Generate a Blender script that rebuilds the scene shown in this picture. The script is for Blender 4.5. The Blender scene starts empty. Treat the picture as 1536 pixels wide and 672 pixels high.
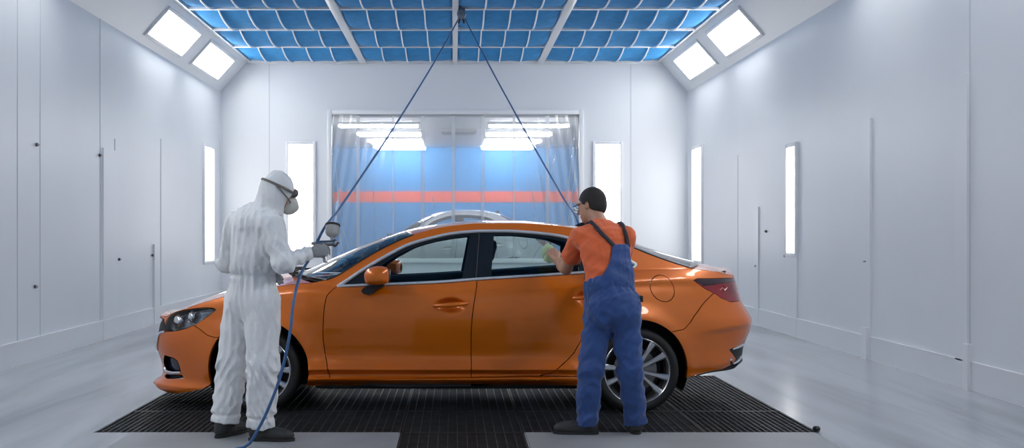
import bpy, bmesh, math, random
import numpy as np
from mathutils import Vector, Matrix, Euler
from mathutils.geometry import delaunay_2d_cdt

C = bpy.context.scene.collection
PI = math.pi
random.seed(7)
rng = np.random.default_rng(11)

# ---- the camera's station: eye height, focal length in pixels, image centre of the straight-ahead ray
EYE, FOC, CX, CY = 1.36, 1600.0, 681.0, 350.0


def at(px, py, Y):
    """world point at true depth Y seen in the photograph at (px, py)"""
    return Vector(((px - CX) * Y / FOC, Y, EYE - (py - CY) * Y / FOC))


# ---------------------------------------------------------------- materials
def new_mat(name):
    m = bpy.data.materials.new(name)
    m.use_nodes = True
    nt = m.node_tree
    nt.nodes.clear()
    out = nt.nodes.new('ShaderNodeOutputMaterial')
    return m, nt, out


def principled(name, col, rough=0.5, metal=0.0, coat=0.0, coat_rough=0.03, spec=0.5, bump=0.0, bscale=30.0,
               vary=0.0, vscale=3.0, stretch=(1, 1, 1), sheen=0.0, emit=None, estr=0.0, trans=0.0, detail=4.0, sss=0.0, rvary=0.0):
    m, nt, out = new_mat(name)
    b = nt.nodes.new('ShaderNodeBsdfPrincipled')
    nt.links.new(b.outputs[0], out.inputs[0])
    b.inputs['Base Color'].default_value = (*col, 1)
    b.inputs['Roughness'].default_value = rough
    b.inputs['Metallic'].default_value = metal
    b.inputs['Coat Weight'].default_value = coat
    b.inputs['Coat Roughness'].default_value = coat_rough
    b.inputs['Specular IOR Level'].default_value = spec
    b.inputs['Sheen Weight'].default_value = sheen
    b.inputs['Transmission Weight'].default_value = trans
    if sss:
        b.inputs['Subsurface Weight'].default_value = sss
        b.inputs['Subsurface Radius'].default_value = (0.02, 0.008, 0.004)
    if emit:
        b.inputs['Emission Color'].default_value = (*emit, 1)
        b.inputs['Emission Strength'].default_value = estr
    tc = nt.nodes.new('ShaderNodeTexCoord')
    mp = nt.nodes.new('ShaderNodeMapping')
    mp.inputs['Scale'].default_value = stretch
    nt.links.new(tc.outputs['Object'], mp.inputs[0])
    if vary or rvary:
        n = nt.nodes.new('ShaderNodeTexNoise')
        n.inputs['Scale'].default_value = vscale
        n.inputs['Detail'].default_value = detail
        nt.links.new(mp.outputs[0], n.inputs[0])
        if vary:
            r = nt.nodes.new('ShaderNodeMapRange')
            r.inputs[1].default_value, r.inputs[2].default_value = 0.3, 0.7
            r.inputs[3].default_value, r.inputs[4].default_value = 1 - vary, 1 + vary
            nt.links.new(n.outputs[0], r.inputs[0])
            mx = nt.nodes.new('ShaderNodeMix')
            mx.data_type = 'RGBA'
            mx.blend_type = 'MULTIPLY'
            mx.inputs[0].default_value = 1
            mx.inputs[6].default_value = (*col, 1)
            nt.links.new(r.outputs[0], mx.inputs[7])
            nt.links.new(mx.outputs[2], b.inputs['Base Color'])
        if rvary:
            r = nt.nodes.new('ShaderNodeMapRange')
            r.inputs[1].default_value, r.inputs[2].default_value = 0.3, 0.7
            r.inputs[3].default_value, r.inputs[4].default_value = max(0.02, rough - rvary), rough + rvary
            nt.links.new(n.outputs[0], r.inputs[0])
            nt.links.new(r.outputs[0], b.inputs['Roughness'])
    if bump:
        n2 = nt.nodes.new('ShaderNodeTexNoise')
        n2.inputs['Scale'].default_value = bscale
        n2.inputs['Detail'].default_value = 5
        nt.links.new(mp.outputs[0], n2.inputs[0])
        bp = nt.nodes.new('ShaderNodeBump')
        bp.inputs['Strength'].default_value = bump
        bp.inputs['Distance'].default_value = 0.02
        nt.links.new(n2.outputs[0], bp.inputs['Height'])
        nt.links.new(bp.outputs[0], b.inputs['Normal'])
    return m


def emission(name, col, strength):
    m, nt, out = new_mat(name)
    e = nt.nodes.new('ShaderNodeEmission')
    e.inputs[0].default_value = (*col, 1)
    e.inputs[1].default_value = strength
    nt.links.new(e.outputs[0], out.inputs[0])
    return m


def thin_glass(name, tint, clear=0.9, rough=0.02, haze=0.0, hazecol=(1, 1, 1), refl=1.0):
    """a pane: transparent with a tint, a mirror by angle, and some milky haze"""
    m, nt, out = new_mat(name)
    t = nt.nodes.new('ShaderNodeBsdfTransparent')
    t.inputs[0].default_value = (*[c * clear for c in tint], 1)
    g = nt.nodes.new('ShaderNodeBsdfGlossy')
    g.inputs['Roughness'].default_value = rough
    g.inputs[0].default_value = (refl, refl, refl, 1)
    lw = nt.nodes.new('ShaderNodeFresnel')
    lw.inputs[0].default_value = 1.5
    mx = nt.nodes.new('ShaderNodeMixShader')
    nt.links.new(lw.outputs[0], mx.inputs[0])
    src = t.outputs[0]
    if haze > 0:
        d = nt.nodes.new('ShaderNodeBsdfDiffuse')
        d.inputs[0].default_value = (*hazecol, 1)
        tl = nt.nodes.new('ShaderNodeBsdfTranslucent')
        tl.inputs[0].default_value = (*hazecol, 1)
        dm = nt.nodes.new('ShaderNodeMixShader')
        dm.inputs[0].default_value = 0.5
        nt.links.new(d.outputs[0], dm.inputs[1])
        nt.links.new(tl.outputs[0], dm.inputs[2])
        hm = nt.nodes.new('ShaderNodeMixShader')
        hm.inputs[0].default_value = haze
        nt.links.new(t.outputs[0], hm.inputs[1])
        nt.links.new(dm.outputs[0], hm.inputs[2])
        src = hm.outputs[0]
    nt.links.new(src, mx.inputs[1])
    nt.links.new(g.outputs[0], mx.inputs[2])
    nt.links.new(mx.outputs[0], out.inputs[0])
    return m


# ---------------------------------------------------------------- objects
def tag(o, label=None, cat=None, group=None, kind=None):
    if label: o['label'] = label
    if cat: o['category'] = cat
    if group: o['group'] = group
    if kind: o['kind'] = kind
    return o


def empty(name, loc=(0, 0, 0), rz=0.0):
    o = bpy.data.objects.new(name, None)
    o.empty_display_size = 0.1
    C.objects.link(o)
    o.location = loc
    o.rotation_euler = (0, 0, rz)
    return o


def mesh_obj(name, verts, faces, mat, parent=None, smooth=True, normals=None, loc=None):
    me = bpy.data.meshes.new(name)
    me.from_pydata([tuple(map(float, v)) for v in verts], [], [tuple(map(int, f)) for f in faces])
    me.update()
    if smooth:
        me.polygons.foreach_set('use_smooth', [True] * len(me.polygons))
    if normals is not None:
        me.normals_split_custom_set_from_vertices([tuple(map(float, n)) for n in normals])
    o = bpy.data.objects.new(name, me)
    C.objects.link(o)
    if mat is not None:
        me.materials.append(mat)
    if parent is not None: o.parent = parent
    if loc is not None: o.location = loc
    return o


class MB:
    """collects boxes, tubes and turned shapes into one mesh"""

    def __init__(s):
        s.v, s.f, s.sm = [], [], []

    def add(s, verts, faces, smooth=False):
        n = len(s.v)
        s.v += [Vector(v) for v in verts]
        s.f += [tuple(i + n for i in f) for f in faces]
        s.sm += [smooth] * len(faces)
        return s

    def box(s, lo, hi, bev=0.0, M=None):
        lo, hi = Vector(lo), Vector(hi)
        bm = bmesh.new()
        bmesh.ops.create_cube(bm, size=1)
        d = hi - lo
        for v in bm.verts:
            v.co = Vector(((v.co.x + .5) * d.x + lo.x, (v.co.y + .5) * d.y + lo.y, (v.co.z + .5) * d.z + lo.z))
        if bev > 0:
            bmesh.ops.bevel(bm, geom=bm.edges[:], offset=min(bev, .49 * min(d)), segments=2, profile=.5, affect='EDGES')
        bm.verts.index_update()
        vs = [M @ v.co if M else v.co.copy() for v in bm.verts]
        s.add(vs, [tuple(v.index for v in f.verts) for f in bm.faces], bev > 0)
        bm.free()
        return s

    def tube(s, pts, r, seg=10, caps=True, flat=1.0, up=None):
        pts = [Vector(p) for p in pts]
        rs = r if isinstance(r, (list, tuple)) else [r] * len(pts)
        vs, fs = [], []
        nrm = None
        for i, p in enumerate(pts):
            a = pts[max(i - 1, 0)]
            b = pts[min(i + 1, len(pts) - 1)]
            t = (b - a).normalized()
            if nrm is None:
                h = Vector(up) if up else (Vector((0, 0, 1)) if abs(t.z) < .9 else Vector((1, 0, 0)))
                nrm = (h - t * h.dot(t)).normalized()
            else:
                nrm = (nrm - t * nrm.dot(t)).normalized()
            bn = t.cross(nrm)
            for k in range(seg):
                q = 2 * PI * k / seg
                vs.append(p + nrm * (math.cos(q) * rs[i] * flat) + bn * (math.sin(q) * rs[i]))
        for i in range(len(pts) - 1):
            for k in range(seg):
                k2 = (k + 1) % seg
                fs.append((i * seg + k, i * seg + k2, (i + 1) * seg + k2, (i + 1) * seg + k))
        if caps:
            fs.append(tuple(range(seg - 1, -1, -1)))
            fs.append(tuple((len(pts) - 1) * seg + k for k in range(seg)))
        s.add(vs, fs, True)
        return s

    def lathe(s, prof, seg=32, M=None, closed=False):
        """prof: (radius, height) pairs turned about z"""
        vs, fs = [], []
        n = len(prof)
        for (r, h) in prof:
            for k in range(seg):
                q = 2 * PI * k / seg
                vs.append(Vector((r * math.cos(q), r * math.sin(q), h)))
        rows = n if closed else n - 1
        for i in range(rows):
            j = (i + 1) % n
            for k in range(seg):
                k2 = (k + 1) % seg
                fs.append((i * seg + k, i * seg + k2, j * seg + k2, j * seg + k))
        if not closed:
            fs.append(tuple(range(seg - 1, -1, -1)))
            fs.append(tuple((n - 1) * seg + k for k in range(seg)))
        if M: vs = [M @ v for v in vs]
        s.add(vs, fs, True)
        return s

    def sphere(s, c, r, seg=16, ring=10):
        r = Vector(r) if not isinstance(r, (int, float)) else Vector((r, r, r))
        c = Vector(c)
        vs, fs = [], []
        for i in range(ring + 1):
            a = PI * i / ring
            for k in range(seg):
                q = 2 * PI * k / seg
                vs.append(c + Vector((r.x * math.sin(a) * math.cos(q), r.y * math.sin(a) * math.sin(q), r.z * math.cos(a))))
        for i in range(ring):
            for k in range(seg):
                k2 = (k + 1) % seg
                fs.append((i * seg + k, (i + 1) * seg + k, (i + 1) * seg + k2, i * seg + k2))
        s.add(vs, fs, True)
        return s

    def prism(s, poly, axis_vec, bev=0.0):
        """poly: 3D outline, extruded along axis_vec"""
        n = len(poly)
        a = [Vector(p) for p in poly]
        b = [p + Vector(axis_vec) for p in a]
        fs = [tuple(range(n - 1, -1, -1)), tuple(range(n, 2 * n))]
        for i in range(n):
            j = (i + 1) % n
            fs.append((i, j, n + j, n + i))
        s.add(a + b, fs, False)
        return s

    def build(s, name, mat, parent=None, loc=None):
        me = bpy.data.meshes.new(name)
        me.from_pydata([tuple(v) for v in s.v], [], s.f)
        me.polygons.foreach_set('use_smooth', s.sm)
        bm = bmesh.new()
        bm.from_mesh(me)
        bmesh.ops.recalc_face_normals(bm, faces=bm.faces[:])
        for e in bm.edges:
            if len(e.link_faces) == 2 and e.calc_face_angle(0) > 0.7: e.smooth = False
        bm.to_mesh(me)
        bm.free()
        o = bpy.data.objects.new(name, me)
        C.objects.link(o)
        if mat is not None: me.materials.append(mat)
        if parent is not None: o.parent = parent
        if loc is not None: o.location = loc
        return o


def copy_tree(o, parent=None):
    c = o.copy()
    C.objects.link(c)
    c.parent = parent
    for ch in [x for x in bpy.data.objects if x.parent == o and x is not c]:
        copy_tree(ch, c)
    return c


def pchip(xs, ys):
    """smooth monotone interpolation through points"""
    xs = np.asarray(xs, float)
    ys = np.asarray(ys, float)
    h = np.diff(xs)
    d = np.diff(ys) / h
    m = np.zeros_like(xs)
    m[0], m[-1] = d[0], d[-1]
    for i in range(1, len(xs) - 1):
        if d[i - 1] * d[i] > 0:
            w1, w2 = 2 * h[i] + h[i - 1], h[i] + 2 * h[i - 1]
            m[i] = (w1 + w2) / (w1 / d[i - 1] + w2 / d[i])

    def f(x):
        x = np.clip(np.asarray(x, float), xs[0], xs[-1])
        i = np.clip(np.searchsorted(xs, x) - 1, 0, len(xs) - 2)
        t = (x - xs[i]) / h[i]
        return ((1 + 2 * t) * (1 - t) ** 2 * ys[i] + t * (1 - t) ** 2 * h[i] * m[i]
                + t * t * (3 - 2 * t) * ys[i + 1] + t * t * (t - 1) * h[i] * m[i + 1])
    return f


def spline(pts, n):
    """n points on a smooth curve through pts (any dimension), even in length"""
    P = np.asarray(pts, float)
    s = np.r_[0, np.cumsum(np.linalg.norm(np.diff(P, axis=0), axis=1))]
    fs = [pchip(s, P[:, k]) for k in range(P.shape[1])]
    tt = np.linspace(0, s[-1], max(400, 4 * n))
    Q = np.stack([f(tt) for f in fs], 1)
    s2 = np.r_[0, np.cumsum(np.linalg.norm(np.diff(Q, axis=0), axis=1))]
    t2 = np.linspace(0, s2[-1], n)
    return np.stack([np.interp(t2, s2, Q[:, k]) for k in range(P.shape[1])], 1)


def resample(poly, step, closed=True):
    """straight-sided outline resampled with its corners kept"""
    P = [np.asarray(p, float) for p in poly]
    out = []
    n = len(P)
    for i in range(n if closed else n - 1):
        a, b = P[i], P[(i + 1) % n]
        k = max(1, int(round(np.linalg.norm(b - a) / step)))
        for j in range(k):
            out.append(a + (b - a) * j / k)
    if not closed: out.append(P[-1])
    return np.array(out)


def inside(pts, poly):
    pts = np.asarray(pts)
    poly = np.asarray(poly)
    x, y = pts[:, 0], pts[:, 1]
    r = np.zeros(len(pts), bool)
    n = len(poly)
    j = n - 1
    for i in range(n):
        xi, yi = poly[i]
        xj, yj = poly[j]
        c = ((yi > y) != (yj > y))
        if c.any():
            xx = (xj - xi) * (y - yi) / ((yj - yi) if yj != yi else 1e-12) + xi
            r ^= c & (x < xx)
        j = i
    return r


def cdt_patch(outline, constraints, step, extra=None):
    """triangulate a plane region whose edges follow every given outline"""
    V, E = [], []

    def add_line(P, closed):
        n0 = len(V)
        V.extend([Vector((float(p[0]), float(p[1]))) for p in P])
        for i in range(len(P) - 1): E.append((n0 + i, n0 + i + 1))
        if closed: E.append((n0 + len(P) - 1, n0))
    add_line(outline, True)
    for P, closed in constraints: add_line(P, closed)
    B = np.array([[v.x, v.y] for v in V])
    lo, hi = outline.min(0), outline.max(0)
    gx = np.arange(lo[0], hi[0] + step, step)
    gy = np.arange(lo[1], hi[1] + step, step * .87)
    G = np.array([(x + (step / 2 if j % 2 else 0), y) for j, y in enumerate(gy) for x in gx])
    G = G[inside(G, outline)]
    keep = np.ones(len(G), bool)
    for k in range(0, len(B), 200):
        d = ((G[:, None, :] - B[None, k:k + 200, :]) ** 2).sum(2).min(1)
        keep &= d > (step * .55) ** 2
    G = G[keep]
    V.extend([Vector((float(p[0]), float(p[1]))) for p in G])
    r = delaunay_2d_cdt(V, E, [], 0, 1e-5)
    P = np.array([[v.x, v.y] for v in r[0]])
    F = np.array([f for f in r[2] if len(f) == 3])
    cen = P[F].mean(1)
    F = F[inside(cen, outline)]
    return P, F


cam = bpy.data.cameras.new('camera')
camo = bpy.data.objects.new('camera', cam)
C.objects.link(camo)
camo.location = (0, 0, EYE)
camo.rotation_euler = (PI / 2, 0, 0)
cam.sensor_width = 36
cam.sensor_fit = 'HORIZONTAL'
cam.lens = 36 * FOC / 1536
cam.shift_x = (768 - CX) / 1536
cam.shift_y = (CY - 336) / 1536
cam.clip_start, cam.clip_end = 0.05, 200
sc = bpy.context.scene
sc.camera = camo
sc.view_settings.view_transform = 'Standard'
sc.view_settings.look = 'None'
sc.view_settings.gamma = 1
sc.view_settings.use_curve_mapping = False
# ================================================================ the spray booth
XW, YB_, ZC = 4.485, 20.5, 4.68       # half width, back wall, ceiling
XCH, ZCH = 3.95, 4.08                 # where the sloping light panels meet ceiling and wall
YF = -5.0

M_WALL = principled('white_booth_wall', (.72, .74, .77), .38, vary=.025, vscale=.7, bump=.02, bscale=3)
M_WALLT = principled('white_panel_trim', (.73, .75, .775), .35)
M_SEAM = principled('grey_seam', (.53, .55, .58), .6)
M_FRAME = principled('white_enamel_frame', (.76, .77, .79), .3)
M_BLUE = principled('blue_filter_felt', (.03, .25, .56), .9, bump=.25, bscale=60, vary=.12, vscale=6)
M_WIRE = principled('white_wire', (.82, .84, .86), .4)
M_LATCH = principled('black_latch', (.02, .02, .022), .4)
M_DIFF = emission('lit_diffuser', (1, .985, .965), 12.5)
M_TUBE = emission('lit_tube', (1, 1, 1), 16.0)
M_WDIFF = emission('lit_wall_diffuser', (1, .985, .965), 4.2)
M_WTUBE = emission('lit_wall_tube', (1, 1, 1), 7.0)

# floor: sealed grey concrete, streaked where it was wiped
def floor_mat():
    m, nt, out = new_mat('sealed_concrete')
    b = nt.nodes.new('ShaderNodeBsdfPrincipled')
    nt.links.new(b.outputs[0], out.inputs[0])
    tc = nt.nodes.new('ShaderNodeTexCoord')
    mp = nt.nodes.new('ShaderNodeMapping')
    mp.inputs['Scale'].default_value = (1.05, .12, 1)
    mp.inputs['Rotation'].default_value = (0, 0, .06)
    nt.links.new(tc.outputs['Object'], mp.inputs[0])
    n = nt.nodes.new('ShaderNodeTexNoise')
    n.inputs['Scale'].default_value = 1.6
    n.inputs['Detail'].default_value = 7
    n.inputs['Roughness'].default_value = .58
    n.inputs['Distortion'].default_value = .35
    nt.links.new(mp.outputs[0], n.inputs[0])
    r = nt.nodes.new('ShaderNodeValToRGB')
    e = r.color_ramp.elements
    e[0].position, e[0].color = .36, (.25, .266, .292, 1)
    e[1].position, e[1].color = .60, (.40, .42, .45, 1)
    nt.links.new(n.outputs[0], r.inputs[0])
    nt.links.new(r.outputs[0], b.inputs['Base Color'])
    rr = nt.nodes.new('ShaderNodeMapRange')
    rr.inputs[1].default_value, rr.inputs[2].default_value = .3, .7
    rr.inputs[3].default_value, rr.inputs[4].default_value = .27, .18
    nt.links.new(n.outputs[0], rr.inputs[0])
    nt.links.new(rr.outputs[0], b.inputs['Roughness'])
    bp = nt.nodes.new('ShaderNodeBump')
    bp.inputs['Strength'].default_value = .0
    nt.links.new(n.outputs[0], bp.inputs['Height'])
    nt.links.new(bp.outputs[0], b.inputs['Normal'])
    return m


M_FLOOR = floor_mat()
M_SLAB = principled('rough_concrete_slab', (.27, .28, .29), .55, vary=.10, vscale=2.2, bump=.06, bscale=25)


def struct(mb, name, mat, parent=None):
    return tag(mb.build(name, mat, parent), kind='structure')


GX0, GX1, GY0, GY1 = -2.46, 2.49, 7.28, 10.2     # the grated pit under the car
CX0, CX1, CY0 = -.365, .475, 6.3                 # the channel that runs to the front
PD = -.16
f = MB()
def quad(x0, y0, x1, y1, z=0.0): f.add([(x0, y0, z), (x1, y0, z), (x1, y1, z), (x0, y1, z)], [(0, 1, 2, 3)])
XO = XW + .05
quad(-XO, YF, XO, CY0)
quad(-XO, CY0, CX0, GY0)
quad(CX1, CY0, XO, GY0)
quad(-XO, GY0, GX0, GY1)
quad(GX1, GY0, XO, GY1)
quad(-XO, GY1, XO, YB_ + .1)
pit = [(CX0, CY0), (CX1, CY0), (CX1, GY0), (GX1, GY0), (GX1, GY1), (GX0, GY1), (GX0, GY0), (CX0, GY0)]
struct(f, 'floor', M_FLOOR)
pm = MB()
pm.add([(x, y, 0) for x, y in pit] + [(x, y, PD) for x, y in pit], [(i, (i + 1) % 8, 8 + (i + 1) % 8, 8 + i) for i in range(8)])
pm.add([(GX0, GY0, PD), (GX1, GY0, PD), (GX1, GY1, PD), (GX0, GY1, PD)], [(0, 1, 2, 3)])
pm.add([(CX0, CY0, PD), (CX1, CY0, PD), (CX1, GY0, PD), (CX0, GY0, PD)], [(0, 1, 2, 3)])
struct(pm, 'floor_pit', principled('dark_pit', (.02, .021, .022), .8))
for k, (x0, x1) in enumerate(((-2.2, CX0 - .012), (CX1 + .012, 2.46))):
    mb = MB().box((x0, CY0, -.02), (x1, GY0 - .005, .003))
    struct(mb, 'trim_1' if k == 0 else 'trim_2', M_SLAB)

# ---- grates: frames, bearing bars running away from the eye, close cross rods
M_BAR = principled('dark_grate_steel', (.036, .039, .043), .5, .35, vary=.35, vscale=8)
M_ROD = principled('worn_grate_rod', (.045, .049, .053), .5, .35, vary=.35, vscale=8)
cols = [(GX0, -1.62, 'leftmost'), (-1.62, CX0, 'second'), (CX0, CX1, 'middle'), (CX1, 1.72, 'fourth'), (1.72, GX1, 'rightmost')]
rows = [(GY0, 8.16, 'in the row nearest the viewer'), (8.16, GY1, 'in the row under the car')]
def grate(x0, x1, y0, y1, dx, dy, label, group):
    g = empty('floor_grate', ((x0 + x1) / 2, (y0 + y1) / 2, 0))
    tag(g, label, 'grate', group)
    ox, oy = -(x0 + x1) / 2, -(y0 + y1) / 2
    a, b, c, d = x0 + ox + .003, x1 + ox - .003, y0 + oy + .003, y1 + oy - .003
    mb = MB()
    for lo, hi in (((a, c, -.04), (b, c + .014, -.001)), ((a, d - .014, -.04), (b, d, -.001)), ((a, c, -.04), (a + .010, d, -.001)), ((b - .010, c, -.04), (b, d, -.001))): mb.box(lo, hi)
    mb.build('frame', M_BAR, g)
    mb = MB()
    n = max(2, int(round((b - a) / dx)))
    for k in range(1, n):
        x = a + (b - a) * k / n
        mb.box((x - .0035, c + .012, -.035), (x + .0035, d - .012, -.0015))
    mb.build('bearing_bars', M_ROD, g)
    mb = MB()
    n = max(2, int(round((d - c) / dy)))
    for k in range(1, n):
        y = c + (d - c) * k / n
        mb.box((a + .008, y - .004, -.026), (b - .008, y + .004, -.006))
    mb.build('cross_rods', M_BAR, g)
    return g


for (x0, x1, cn) in cols:
    for (y0, y1, rn) in rows:
        outer = cn in ('leftmost', 'rightmost')
        grate(x0, x1, y0, y1, .042 if outer else .064, .06 if outer else .030, f'steel bar floor grate, {cn} of five {rn}' if cn not in ('second', 'fourth') else f'steel bar floor grate, {cn} from left {rn}', 'steel grates over the pit')
grate(CX0, CX1, CY0, GY0 - .004, .064, .030, 'narrow steel channel grate between two concrete slabs at the bottom edge', 'steel grates over the pit')
mb = MB().lathe([(.012, 0), (.024, .004), (.026, .022), (.016, .034), (.001, .036)], 16, Matrix.Translation((GX1 + .004, GY0 + .06, .0)))
tag(mb.build('floor_stud', M_LATCH), 'small black stud at the near right corner of the floor grates', 'stud')

# ---- walls
WX0, WX1, WZ0, WZ1 = -2.345, 2.40, .88, 3.64      # opening in the back wall
T = .12
mb = MB()
def wbox(x0, z0, x1, z1): mb.box((x0, YB_, z0), (x1, YB_ + T, z1))
# back wall with its opening and two lit recesses (the fixtures stand proud of the surface)
wbox(-XW - .15, 0, WX0, ZC + .1)
wbox(WX1, 0, XW + .15, ZC + .1)
wbox(WX0, 0, WX1, WZ0)
wbox(WX0, WZ1, WX1, ZC + .1)
struct(mb, 'wall_back', M_WALL)
for sd, nm in ((-1, 'wall_left'), (1, 'wall_right')):
    mb = MB()
    mb.box((min(sd * XW, sd * (XW + T)), YF, 0), (max(sd * XW, sd * (XW + T)), YB_ + T, ZC + .1))
    struct(mb, nm, M_WALL)
    # sloping cornice that carries the ceiling lights
    mb = MB()
    mb.prism([Vector((sd * XW, YF, ZCH)), Vector((sd * XCH, YF, ZC)), Vector((sd * XW, YF, ZC))], (0, YB_ - YF, 0))
    struct(mb, 'cornice_left' if sd < 0 else 'cornice_right', M_WALLT)
mb = MB().box((-XW - T, YF - T, 0), (XW + T, YF, ZC + .1))
struct(mb, 'wall_front', M_WALL)
mb = MB().box((-XW - T, YF - T, ZC + .14), (XW + T, YB_ + T, ZC + .2))
struct(mb, 'ceiling', M_FRAME)
mb = MB().box((-XCH, YF, ZC - .02), (XCH, 12.42, ZC + .02))
struct(mb, 'ceiling_front', M_BLUE)

# seams, pilaster strips and skirting of the side walls
tn = 3
def trim(lo, hi, mat=M_WALLT, bev=.0):
    global tn
    o = struct(MB().box(lo, hi, bev), f'trim_{tn}', mat)
    tn += 1
    return o


def wallbox(sd, y0, y1, z0, z1, t, mat=M_WALLT):
    x0, x1 = sd * (XW - t), sd * (XW + .001)
    return trim((min(x0, x1), y0, z0), (max(x0, x1), y1, z1), mat)


def yl(px): return FOC * XW / abs(px - CX)


for px in (26, 60, 150):                        # full-height board joints, left
    y = yl(px)
    wallbox(-1, y - .006, y + .006, 0, ZCH + .1, .004, M_SEAM)
for px, pyt in ((172, 208), (241, 208)):
    y = yl(px)
    wallbox(-1, y - .007, y + .007, 0, EYE + (CY - pyt) * y / FOC, .006, M_SEAM)
for px in (1107, 1300, 1455):
    y = yl(px)
    wallbox(1, y - .006, y + .006, 0, ZCH + .1 if px == 1455 else 2.6, .004, M_SEAM)
wallbox(-1, yl(153), yl(174), 0, 2.45, .022)
wallbox(-1, yl(229), yl(237), 0, 1.2, .03)
wallbox(1, yl(1308), yl(1298), 0, 2.6, .024)
wallbox(1, yl(1455), yl(1437), 0, 2.75, .028)
wallbox(1, yl(1197), yl(1180), 0, 1.08, .02)
wallbox(1, yl(1139), yl(1132), 0, 1.75, .02)
wallbox(1, yl(1460), yl(1452), 0, .40, .05, M_FRAME)
wallbox(1, yl(1306), yl(1298), 0, .34, .05, M_FRAME)
for sd, nm in ((-1, 'baseboard_left'), (1, 'baseboard_right')):
    x0, x1 = sd * (XW - .018), sd * (XW + .001)
    mb = MB().box((min(x0, x1), YF, 0), (max(x0, x1), YB_, .24))
    x0 = sd * (XW - .028)
    mb.box((min(x0, x1), YF, .24), (max(x0, x1), YB_, .252))
    struct(mb, nm, M_WALLT)
struct(MB().box((-XW, YB_ - .018, 0), (XW, YB_ + .001, .24)), 'baseboard_back', M_WALLT)
# joints on the back wall
for x in (-3.55, 3.4): trim((x - .006, YB_ - .004, .0), (x + .006, YB_ + .001, ZC), M_SEAM)
for sd in (-1, 1):
    trim((sd * XW - .03, YB_ - .03, 0), (sd * XW + .03, YB_ + .001, ZCH + .05), M_WALLT)
trim((-XCH, YB_ - .04, ZC - .07), (XCH, YB_ + .001, ZC + .02), M_FRAME)
# window frame of the opening
mb = MB()
for lo, hi in (((WX0 - .09, YB_ - .05, WZ0 - .09), (WX0, YB_ + T, WZ1 + .09)), ((WX1, YB_ - .05, WZ0 - .09), (WX1 + .09, YB_ + T, WZ1 + .09)),
               ((WX0, YB_ - .05, WZ1), (WX1, YB_ + T, WZ1 + .09)), ((WX0, YB_ - .05, WZ0 - .09), (WX1, YB_ + T, WZ0))): mb.box(lo, hi, .01)
struct(mb, 'window_1', M_FRAME)

# wall latches: small dark pieces on the joints
def latch(px, py, sd, label):
    y = yl(px)
    z = EYE - (py - CY) * y / FOC
    x = sd * (XW - .002)
    o = empty('door_latch', (x, y, z))
    tag(o, label, 'latch', 'small dark latches on the side walls')
    s = -sd
    MB().box((min(0, s * .02), -.02, -.018), (max(0, s * .02), .02, .018), .005).build('body', M_LATCH, o)
    MB().box((min(s * .018, s * .036), -.036, -.009), (max(s * .018, s * .036), .012, .009), .004).build('lever', M_DISC0, o)


M_DISC0 = principled('dull_metal', (.3, .3, .31), .4, .8)
latch(52, 430, -1, 'small metal latch on the left wall nearest the photo edge, low on the first joint')
latch(178, 389, -1, 'small black latch on the left wall beside the flat pilaster strip')
latch(228, 383, -1, 'small black latch on the left wall above the short white post')
latch(54, 217, -1, 'small latch high on the left wall near the photo edge')
latch(149, 233, -1, 'small latch high on the left wall joint beside the flat pilaster strip')
latch(1300, 392, 1, 'black latch on the wide joint strip of the right wall')
latch(1179, 384, 1, 'small dark latch at the foot of the narrow lit slot on the right wall')
latch(1135, 399, 1, 'small dark latch on the right wall just behind the car boot')
latch(1150, 347, 1, 'tiny latch on the right wall between the two lit slots')

# ---- ceiling: four bays of sagging blue filter between white bars
BEAMX = [-3.93, -1.745, .02, 1.66, 3.93]
ROWY = [20.44, 18.87, 17.28, 15.68, 14.08, 12.48]
rown = ['against the back wall', 'in the second row from the back wall', 'in the third row from the back wall', 'in the fourth row from the back wall', 'in the fifth row from the back wall']
bayn = ['left-hand bay', 'inner left bay', 'inner right bay', 'right-hand bay']
SAG = .13
for r in range(5):
    for b in range(4):
        x0, x1 = BEAMX[b] + .03, BEAMX[b + 1] - .03
        y1, y0 = ROWY[r], ROWY[r + 1]
        o = empty('ceiling_filter', ((x0 + x1) / 2, (y0 + y1) / 2, ZC))
        tag(o, f'blue ceiling filter panel {rown[r]}, {bayn[b]}', 'ceiling filter', 'blue filter panels of the ceiling')
        hx, hy = (x1 - x0) / 2, (y1 - y0) / 2
        vs, fs = [], []
        NX, NY = 24, 12
        nw = 4 if b in (0, 3) else 3
        for j in range(NY + 1):
            for i in range(NX + 1):
                u, v = i / NX, j / NY
                edge = 1 - abs(2 * u - 1) ** 10
                sag = SAG * edge * (1 - (2 * v - 1) ** 2) - .02 * edge * (1 - math.cos(2 * PI * u * (nw + 1))) * .5 * (1 - (2 * v - 1) ** 2)
                vs.append((-hx + 2 * hx * u, -hy + 2 * hy * v, .0 - sag + .012))
        for j in range(NY):
            for i in range(NX):
                fs.append((j * (NX + 1) + i, (j + 1) * (NX + 1) + i, (j + 1) * (NX + 1) + i + 1, j * (NX + 1) + i + 1))
        mesh_obj('filter_sheet', vs, fs, M_BLUE, o)
        for k in range(1, nw + 1):
            x = -hx + 2 * hx * k / (nw + 1)
            MB().tube([(x, -hy + 2 * hy * v, -SAG * (1 - (2 * v - 1) ** 2) - .004) for v in np.linspace(0, 1, 13)], .013, 6).build('support_wire', M_WIRE, o)
bn = 1
for k, x in enumerate(BEAMX[1:4]):
    w = .045 if k == 1 else .065
    struct(MB().box((x - w, 12.4, ZC - .06), (x + w, YB_, ZC + .02), .006), f'ceiling_beam_{k + 1}', M_FRAME)
for k, y in enumerate(ROWY[:-1]):
    struct(MB().box((-XCH - .0, y - .03, ZC - .035), (XCH + .0, y + .03, ZC + .02), .006), f'ceiling_crossbar_{k + 1}', M_WIRE)
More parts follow.
